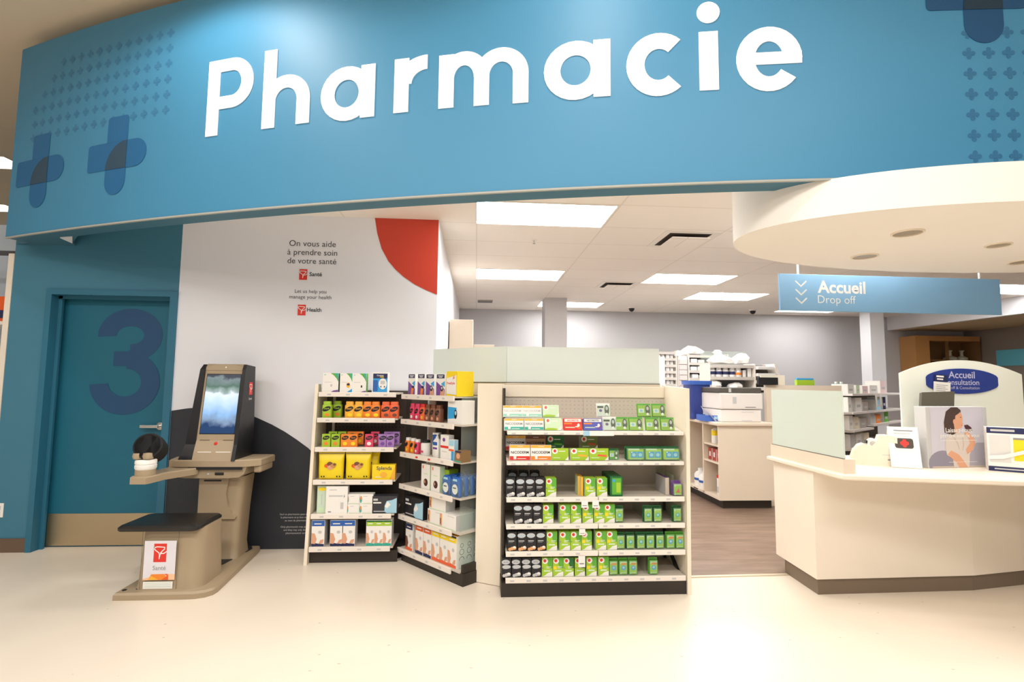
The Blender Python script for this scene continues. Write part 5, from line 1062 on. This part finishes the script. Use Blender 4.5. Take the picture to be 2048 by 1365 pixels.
# printer
t = thing('laser_printer', 'white laser printer with dark scanner lid on the work counter', 'printer', (3.1, 6.2, .985))
pdr = wp(MB().box(2.88, 3.375, 5.93, 6.42, .985, 1.13, mat('printer_white', '#f0e9e4', .45), .01).build('paper_drawer'), t); pbody = wp(MB().box(2.865, 3.39, 5.915, 6.42, 1.135, 1.325, mat('printer_white'), .015).build('body'), t)
m = MB(); m.box(2.86, 3.385, 5.93, 6.43, 1.327, 1.39, mat('printer_dark', '#5b5650', .5), .012); m.box(2.98, 3.01, 5.925, 5.932, 1.335, 1.38, M_lgrey); wp(m.build('scanner_lid'), t)
m = MB(); F = FR((0,5.915,0)); m.rect(F, 3.17,3.30,1.155,1.165,M_pgrey,.001); m.rect(F,3.02,3.065,1.20,1.28,M_lgrey,.001); m.build('control_panel', pbody)
m = MB(); F = FR((0,5.93,0)); m.rect(F, 3.13,3.28,1.10,1.107,M_lgrey,.001); m.rect(F,3.13,3.26,1.0,1.006,M_lgrey,.001); m.build('tray_handle', pdr)
sp_ = MB(); sp_.add([(2.76,6.0,1.09),(2.84,5.95,.99),(2.86,6.25,1.0),(2.80,6.3,1.16)],[(0,1,2,3)],M_pwhite); tag(sp_.build('paper_sheet'), 'loose white sheet leaning against the left of the laser printer', 'paper')
# blue bin and tray
t = thing('waste_bin', 'tall blue plastic bin standing on the work counter', 'bin', (2.86, 6.55, .985))
M_bb = mat('bin_blue', '#2c418f', .4); M_bl = mat('bin_blue_rim', '#3f6cc9', .4)
wp(MB().loft([[(x,y,z) for x,y in rrect(2.86-.125*k,2.86+.125*k,6.55-.15*k,6.55+.15*k,.03,3)] for z,k in ((.985,.9),(1.42,1.0))], M_bb).build('body', smooth=True), t)
wp(MB().loft([[(x,y,z) for x,y in rrect(2.86-.14*k,2.86+.14*k,6.55-.165*k,6.55+.165*k,.03,3)] for z,k in ((1.42,1.0),(1.47,1.02))], M_bl).build('rim', smooth=True), t)
t = thing('storage_tray', 'low blue tray in front of the tall blue bin', 'tray', (2.86, 6.15, .985)); m = MB(); 
m.box(2.735,2.99,6.02,6.28,.985,1.0,M_bl); m.box(2.735,2.99,6.02,6.03,1.0,1.055,M_bl); m.box(2.735,2.99,6.27,6.28,1.0,1.055,M_bl); m.box(2.735,2.745,6.03,6.27,1.0,1.055,M_bl); m.box(2.98,2.99,6.03,6.27,1.0,1.055,M_bl); wp(m.build('body'), t)
wp(MB().box(2.84,2.96,6.016,6.02,1.01,1.045,M_pblue).build('label_holder'), t)
# privacy divider right of the printer
tag(MB().box(3.47, 4.42, 5.98, 6.03, 0, 1.425, M_beige2).build('divider_panel'), 'tall beige divider panel behind the frosted side pane of the counter', 'panel')
m = MB(); m.box(3.42,3.72,6.0,6.02,1.426,1.545,mat('sheet_cream','#f3ead6',.5)); tag(m.build('paper_folder'), 'cream folder standing on top of the beige divider panel', 'folder')
m = MB(); m.box(3.36,3.60,5.94,5.99,1.427,1.515,M_black,.004); tag(m.build('desk_phone'), 'dark box on top of the beige divider left of the lime box', 'box')
m = MB(); m.box(3.86,4.08,5.98,6.03,1.426,1.49,M_lime,.004); m.box(3.865,4.075,5.985,6.025,1.49,1.512,M_sky,.004); tag(m.build('tissue_box'), 'bright lime and sky blue box on the beige divider', 'box')

# ================================================================ BACKGROUND SHELVING
M_sh = mat('bay_shelf', '#cdc6bf', .6); M_shd = mat('bay_back', '#6a6058', .7); M_bot = mat('bottle_white', '#efecea', .5)
def bay(x0, x1, y0, y1, z1, step, lab, back=M_shd, side=M_lip, zs=None):
    t = thing('storage_bay', lab, 'shelf', ((x0+x1)/2, (y0+y1)/2, 0)); m = MB(); m.box(x0,x0+.02,y0,y1,0,z1,side); m.box(x1-.02,x1,y0,y1,0,z1,side); wp(m.build('side_panel'), t)
    wp(MB().box(x0+.02,x1-.02,y1-.015,y1,0,z1,back).build('back_panel'), t); z = z1-.02; Zs = []
    while z > .3: Zs.append(z); wp(MB().box(x0+.02,x1-.02,y0,y1-.015,z-.05,z,M_sh).build('shelf'), t); z -= step
    return Zs
def pill():
    m = MB(); m.lathe([(.036,0),(.038,.006),(.038,.06),(.03,.068),(.03,.09),(.026,.094)], (0,0,0), M_bot, 10); return m.build('pill_bottle', smooth=True)
def pill_big():
    m = MB(); m.lathe([(.05,0),(.053,.008),(.053,.10),(.042,.112),(.042,.14),(.038,.145)], (0,0,0), M_bot, 12); m.lathe([(.054,.035),(.054,.085)], (0,0,0), M_navy, 12); return m.build('pill_bottle', smooth=True)
PB = {}
def bottle_at(kind, mk, loc, label, group):
    if kind in PB: o = PB[kind].copy(); COL.objects.link(o)
    else: o = PB[kind] = mk()
    o.location = loc; tag(o, label, 'bottle', group)
Zs = bay(3.40, 3.80, 9.55, 9.95, 2.06, .122, 'tall bottle storage bay at the back just right of the long glass pane')
for z in Zs[1:9]:
    for k in range(4): bottle_at('pill', pill, (3.47+.085*k, 9.62+.02*(k%2), z), 'small white pill bottle in the storage bay beside the long glass pane', 'pill bottles in the back storage bays')
Zs = bay(3.98, 4.76, 9.45, 9.85, 2.0, .145, 'tall storage bay at the back directly above the tall blue bin')
M_drw = mat('drawer_white', '#e4dfdc', .5)
for i, z in enumerate(Zs[1:9]):
    dx = random.uniform(0,.05); m = MB(); m.box(4.02+dx, 4.14+dx, 9.46, 9.6, z, z+.07, M_bot, .006); m.box(4.16+dx, 4.30, 9.47, 9.6, z, z+.055+.02*(i%2), M_drw, .006)
    bx = m.build('medicine_carton'); tag(bx, f'pale medicine carton, {ORD[i]} shelf down in the bay above the blue bin', 'box', 'cartons in the bay above the blue bin')
# pale drawer unit between the two bays
t = thing('drawer_unit', 'pale grey drawer stack between the two back bottle bays', 'cabinet', (3.89, 9.6, 0)); wp(MB().box(3.805,3.975,9.5,9.9,0,1.96,M_drw).build('body'), t)
for k in range(9): wp(MB().box(3.815,3.965,9.47,9.499,1.0+.1*k,1.09+.1*k,mat('drawer_front', '#ddd3cf', .5),.004).build('drawer'), t)
# near glass backed unit
Zs = bay(3.66, 4.42, 7.9, 8.25, 1.76, .19, 'shelf unit of large pill bottles behind the laser printer', M_pgrey, M_lip)
for k in range(4): bottle_at('big', pill_big, (3.74+.11*k, 7.98, Zs[1]), 'large white pill bottle with dark label above the laser printer', 'large pill bottles above the printer')
m = MB(); m.lathe([(.05,0),(.053,.008),(.053,.10),(.042,.112),(.042,.14)], (4.17,7.98,Zs[1]), M_bot, 12); m.lathe([(.054,.03),(.054,.07)], (4.17,7.98,Zs[1]), M_orange, 12); tag(m.build('pill_bottle', smooth=True), 'white pill bottle with orange label above the laser printer', 'bottle')
for k, (x, w_) in enumerate(((4.24,.05),(4.32,.06))): m = MB(); m.box(x,x+w_,7.95,8.05,Zs[1],Zs[1]+.11+.03*k,M_bot,.008); tag(m.build('medicine_carton'), 'white medicine carton right of the orange bottle, ' + ('left one' if k == 0 else 'right one'), 'box')
wp(MB().box(3.66, 4.42, 8.2, 8.21, 1.76, 1.97, M_clear).build('glass_back'), [o for o in bpy.data.objects if o.get('label','').startswith('shelf unit of large')][0])
t = thing('display_rack', 'slanted side rack of white trays right of the pill bottle unit', 'shelf', (4.6, 8.1, 0))
wp(MB().prism([(4.43,1.30),(4.86,1.30),(4.70,1.74),(4.43,1.74)], 8.1, 8.2, M_shd, axis='y').build('back_panel'), t)
wp(MB().prism([(4.86,1.30),(4.88,1.30),(4.73,1.76),(4.70,1.76)], 7.85, 8.2, M_lip, axis='y').build('side_panel'), t)
for k in range(4): wp(MB().box(4.43,4.70+.04*(3-k),7.86,8.1,1.34+.11*k,1.39+.11*k,M_bot,.006).build('tray'), t)
# crumpled white bags on top
def crumple(x, y, z, sx, sy, sz, lab, seed):
    rnd = random.Random(seed); bm = bmesh.new(); bmesh.ops.create_icosphere(bm, subdivisions=2, radius=1)
    for v in bm.verts:
        k = 1 + rnd.uniform(-.28, .22); v.co = Vector((v.co.x*sx*k, v.co.y*sy*k, max(-.6, v.co.z)*sz*(1+rnd.uniform(-.3,.3))))
        v.co.z = max(v.co.z, -.55*sz)
    me = bpy.data.meshes.new('paper_bag'); bm.to_mesh(me); bm.free(); me.materials.append(mat('bag_white', '#f6f3f0', .6)); o = bpy.data.objects.new('paper_bag', me); COL.objects.link(o); o.location = (x, y, z+.55*sz); tag(o, lab, 'bag', 'white paper bags on the back shelving')
crumple(4.12,9.6,2.0,.22,.12,.10,'crumpled white bag lying on top of the back bay above the blue bin',1); crumple(3.9,9.62,1.96,.16,.12,.07,'flat crumpled white bag on top of the pale drawer stack',2)
crumple(3.95,8.05,1.76,.22,.12,.09,'crumpled white bag on left half of the large pill bottle unit',3); crumple(4.25,8.02,1.76,.14,.1,.10,'crumpled white bag on right half of the large pill bottle unit',4)
crumple(4.62,9.6,2.0,.10,.06,.06,'small white bag poking up behind the clear glass pane',5)
crumple(3.78,7.98,Zs[2],.12,.08,.09,'white bag on the lower shelf behind the printer, left',6); crumple(4.12,7.98,Zs[2],.12,.08,.07,'white bag on the lower shelf behind the printer, right',7)
crumple(2.42,8.0,1.85,.15,.1,.04,'white bag peeking over the long glass pane, left of two',8); crumple(2.75,8.0,1.85,.10,.1,.045,'white bag peeking over the long glass pane, right of two',9)
tag(MB().box(2.2,2.95,7.9,8.3,0,1.85,M_drw).build('storage_cabinet'), 'pale storage cabinet behind the long glass pane, holding white bags', 'cabinet')
tag(MB().box(-.35,-.05,6.5,6.9,0,2.21,M_beige2,.004).build('tall_cabinet'), 'tall beige cabinet against the inner wall behind the glass pane', 'cabinet')
tag(MB().box(-.04,.22,6.5,6.9,0,1.895,M_beige2,.004).build('low_cabinet'), 'shorter beige cabinet beside the tall beige cabinet', 'cabinet')
# gondola behind the counter
GA = math.radians(36); GX = thing('shelf_gondola', 'white shelved gondola of supplies behind the counter', 'shelf', (5.03, 6.6, 0), GA)
def gp(m, name): o = m.build(name); o.parent = GX; return o
GZ = (1.32, 1.072, .836, .594); M_gsh = mat('gondola_white', '#ece6e2', .5)
gp(MB().box(0, 2.5, .40, .42, .05, 1.31, M_shd), 'back_panel'); gp(MB().box(0, 2.5, .02, .40, 0, .1, M_dark), 'kick_base')
for i, z in enumerate(GZ):
    for a, b, dz in ((0,.84,0),(.85,2.5,.0 if i != 2 else .04)): gp(MB().box(a, b, 0, .40, z-.03+dz, z+dz, M_gsh, .004), 'shelf')
gb = thing('shelf_gondola', 'dark side bay of white shelves directly right of the side glass pane', 'shelf', (4.9, 6.85, 0)); 
wp(MB().box(4.45, 4.76, 6.93, 6.95, 0, 1.3, M_shd).build('back_panel'), gb)
for z in GZ[1:]: wp(MB().prism([(4.45,6.60),(5.01,6.60),(4.78,6.92),(4.45,6.92)], z-.03, z, M_gsh).build('shelf'), gb)
GMX = Matrix.Translation((5.03,6.6,0)) @ Matrix.Rotation(GA, 4, 'Z')
SHG = ['white supply gondola top', 'white supply gondola second shelf', 'white supply gondola third shelf', 'white supply gondola fourth shelf']
def sup(i, x, w_, h_, c, nm_, desc, dz=0):
    x, w_, h_ = x*1.18, w_*1.18, h_*1.18
    place('s%d_%.2f' % (i, x), carton(nm_, w_, h_, .2, c, (lambda m,F,a,b: m.rect(F,a*.2,a*.8,b*.3,b*.5,M_lgrey)), M_pwhite), desc, 'box', 'supplies behind the counter', SHG[i], GMX @ Vector((x,.06,GZ[i]+dz)), GA, key=x)
sup(0,.12,.2,.11,M_pwhite,'supply_box','wide white supply box'); sup(0,.36,.12,.10,M_pale,'supply_box','pale green supply box'); sup(0,.62,.2,.09,mat('print_blush','#f3d9da',.5),'supply_box','blush pink supply box'); sup(0,.95,.3,.10,M_pwhite,'supply_box','long white supply box'); sup(0,1.35,.25,.16,mat('print_blush'),'supply_box','large blush supply box')
sup(1,.06,.1,.17,M_pwhite,'supply_box','slim white box'); sup(1,.18,.05,.15,M_lgrey,'binder','narrow grey binder'); sup(1,.36,.22,.16,M_pwhite,'supply_box','white supply box with grey mark'); sup(1,.62,.2,.11,mat('print_stone','#b5aba4',.5),'supply_box','stone grey box'); sup(1,1.12,.2,.13,M_pblue,'supply_box','pale blue box'); sup(1,1.36,.12,.16,M_navy,'binder','navy binder')
sup(2,.08,.12,.16,M_pwhite,'supply_box','slim white box'); sup(2,.26,.16,.14,mat('print_cream','#efe3c8',.5),'supply_box','cream box'); sup(2,.5,.22,.12,mat('print_stone'),'supply_box','stone grey box'); sup(2,.85,.16,.15,M_lgrey,'supply_box','light grey box',.035); sup(2,1.08,.2,.11,M_orange,'supply_box','bright orange box',.035); sup(2,1.42,.18,.15,M_green,'supply_box','green box',.035)
sup(3,.1,.14,.15,M_lgrey,'supply_box','light grey box'); sup(3,.32,.18,.14,M_pwhite,'supply_box','white box'); sup(3,.6,.18,.14,mat('print_cream'),'supply_box','cream box')
def greenb():
    m = MB(); m.lathe([(.06,0),(.065,.01),(.065,.09),(.02,.12),(.015,.14)], (0,0,0), M_mint, 14); r = m.build('sanitizer_bottle', smooth=True); c = MB(); c.lathe([(.018,.14),(.018,.165)], (0,0,0), M_pwhite, 10); c.build('cap', r); return r
for x in (.33,.54): place('grb', greenb, 'mint green sanitizer bottle', 'bottle', 'mint bottles', SHG[0], GMX @ Vector((x,.30,GZ[0])), 0, key=x)
m = MB(); m.box(-.1,.1,0,.02,.0,.16,M_pgrey,.004,GMX @ Matrix.Translation((.73,.33,GZ[0]+.001))); tag(m.build('small_monitor'), 'small dark screen on top of the supply gondola behind the counter', 'monitor')
for k, x in enumerate((.95,1.15)):
    m = MB(); M4 = GMX @ Matrix.Translation((x,-.012,GZ[0]-.01)); m.prism([(-.05,0),(.04,0),(.03,-.15),(0,-.19),(-.02,-.12)], -.003, .003, M_pwhite, axis='y', mtx=M4); tag(m.build('paper_strip'), 'white paper strip hanging from the supply gondola top shelf, ' + ('left one' if k == 0 else 'right one'), 'paper')
m = MB(); m.box(4.60,4.93,6.70,6.93,.596,.68,M_blue,.01); m.lathe([(.07,.68),(.09,.71),(.05,.74)], (4.77,6.8,0), M_pwhite, 12); tag(m.build('blue_basket'), 'blue basket with white bag low behind the side glass pane', 'basket')
# wooden cabinet in the alcove
t = thing('wood_cabinet', 'brown wooden open cabinet with glassware in the far right alcove', 'cabinet', (9.5, 10.0, 0)); M_wd = mat('wood_oak', '#b9864e', .5, noise=.12, nscale=3); M_wd2 = mat('wood_dark', '#7d5a34', .6, noise=.1, nscale=3)
wp(MB().box(8.85,9.15,9.8,10.19,0,2.46,M_wd).build('side_door'), t); wp(MB().box(9.15,10.2,10.17,10.19,0,2.46,M_wd2).build('back_panel'), t); wp(MB().box(9.15,10.25,9.8,10.17,2.36,2.46,M_wd).build('top'), t); wp(MB().box(10.18,10.25,9.8,10.17,0,2.36,M_wd2).build('side_panel'), t)
for z in (1.55, 1.98): wp(MB().box(9.15,10.18,9.82,10.17,z-.03,z,M_wd2).build('shelf'), t)
wp(MB().box(9.52,9.56,9.8,9.84,0,2.36,M_wd2).build('post'), t)
M_gw2 = mat('glassware', '#b9b7a0', .2)
for x, r, lab in ((9.72,.12,'pale glass dish on the wooden cabinet shelf, left one'), (9.98,.10,'pale glass dish on the wooden cabinet shelf, right one')):
    m = MB(); m.lathe([(r,0),(r,.05),(r*.3,.09),(.03,.16),(.05,.2)], (x,9.95,1.98), M_gw2, 14); tag(m.build('glass_dish', smooth=True), lab, 'dish', 'glass dishes in the wooden cabinet')
m = MB(); m.lathe([(.1,0),(.16,.08),(.14,.22),(.05,.3)], (9.34,9.95,1.555), mat('vase_grey', '#8f857a', .4), 14); tag(m.build('vase', smooth=True), 'grey vase on the lower wooden cabinet shelf', 'vase')
finish_labels()
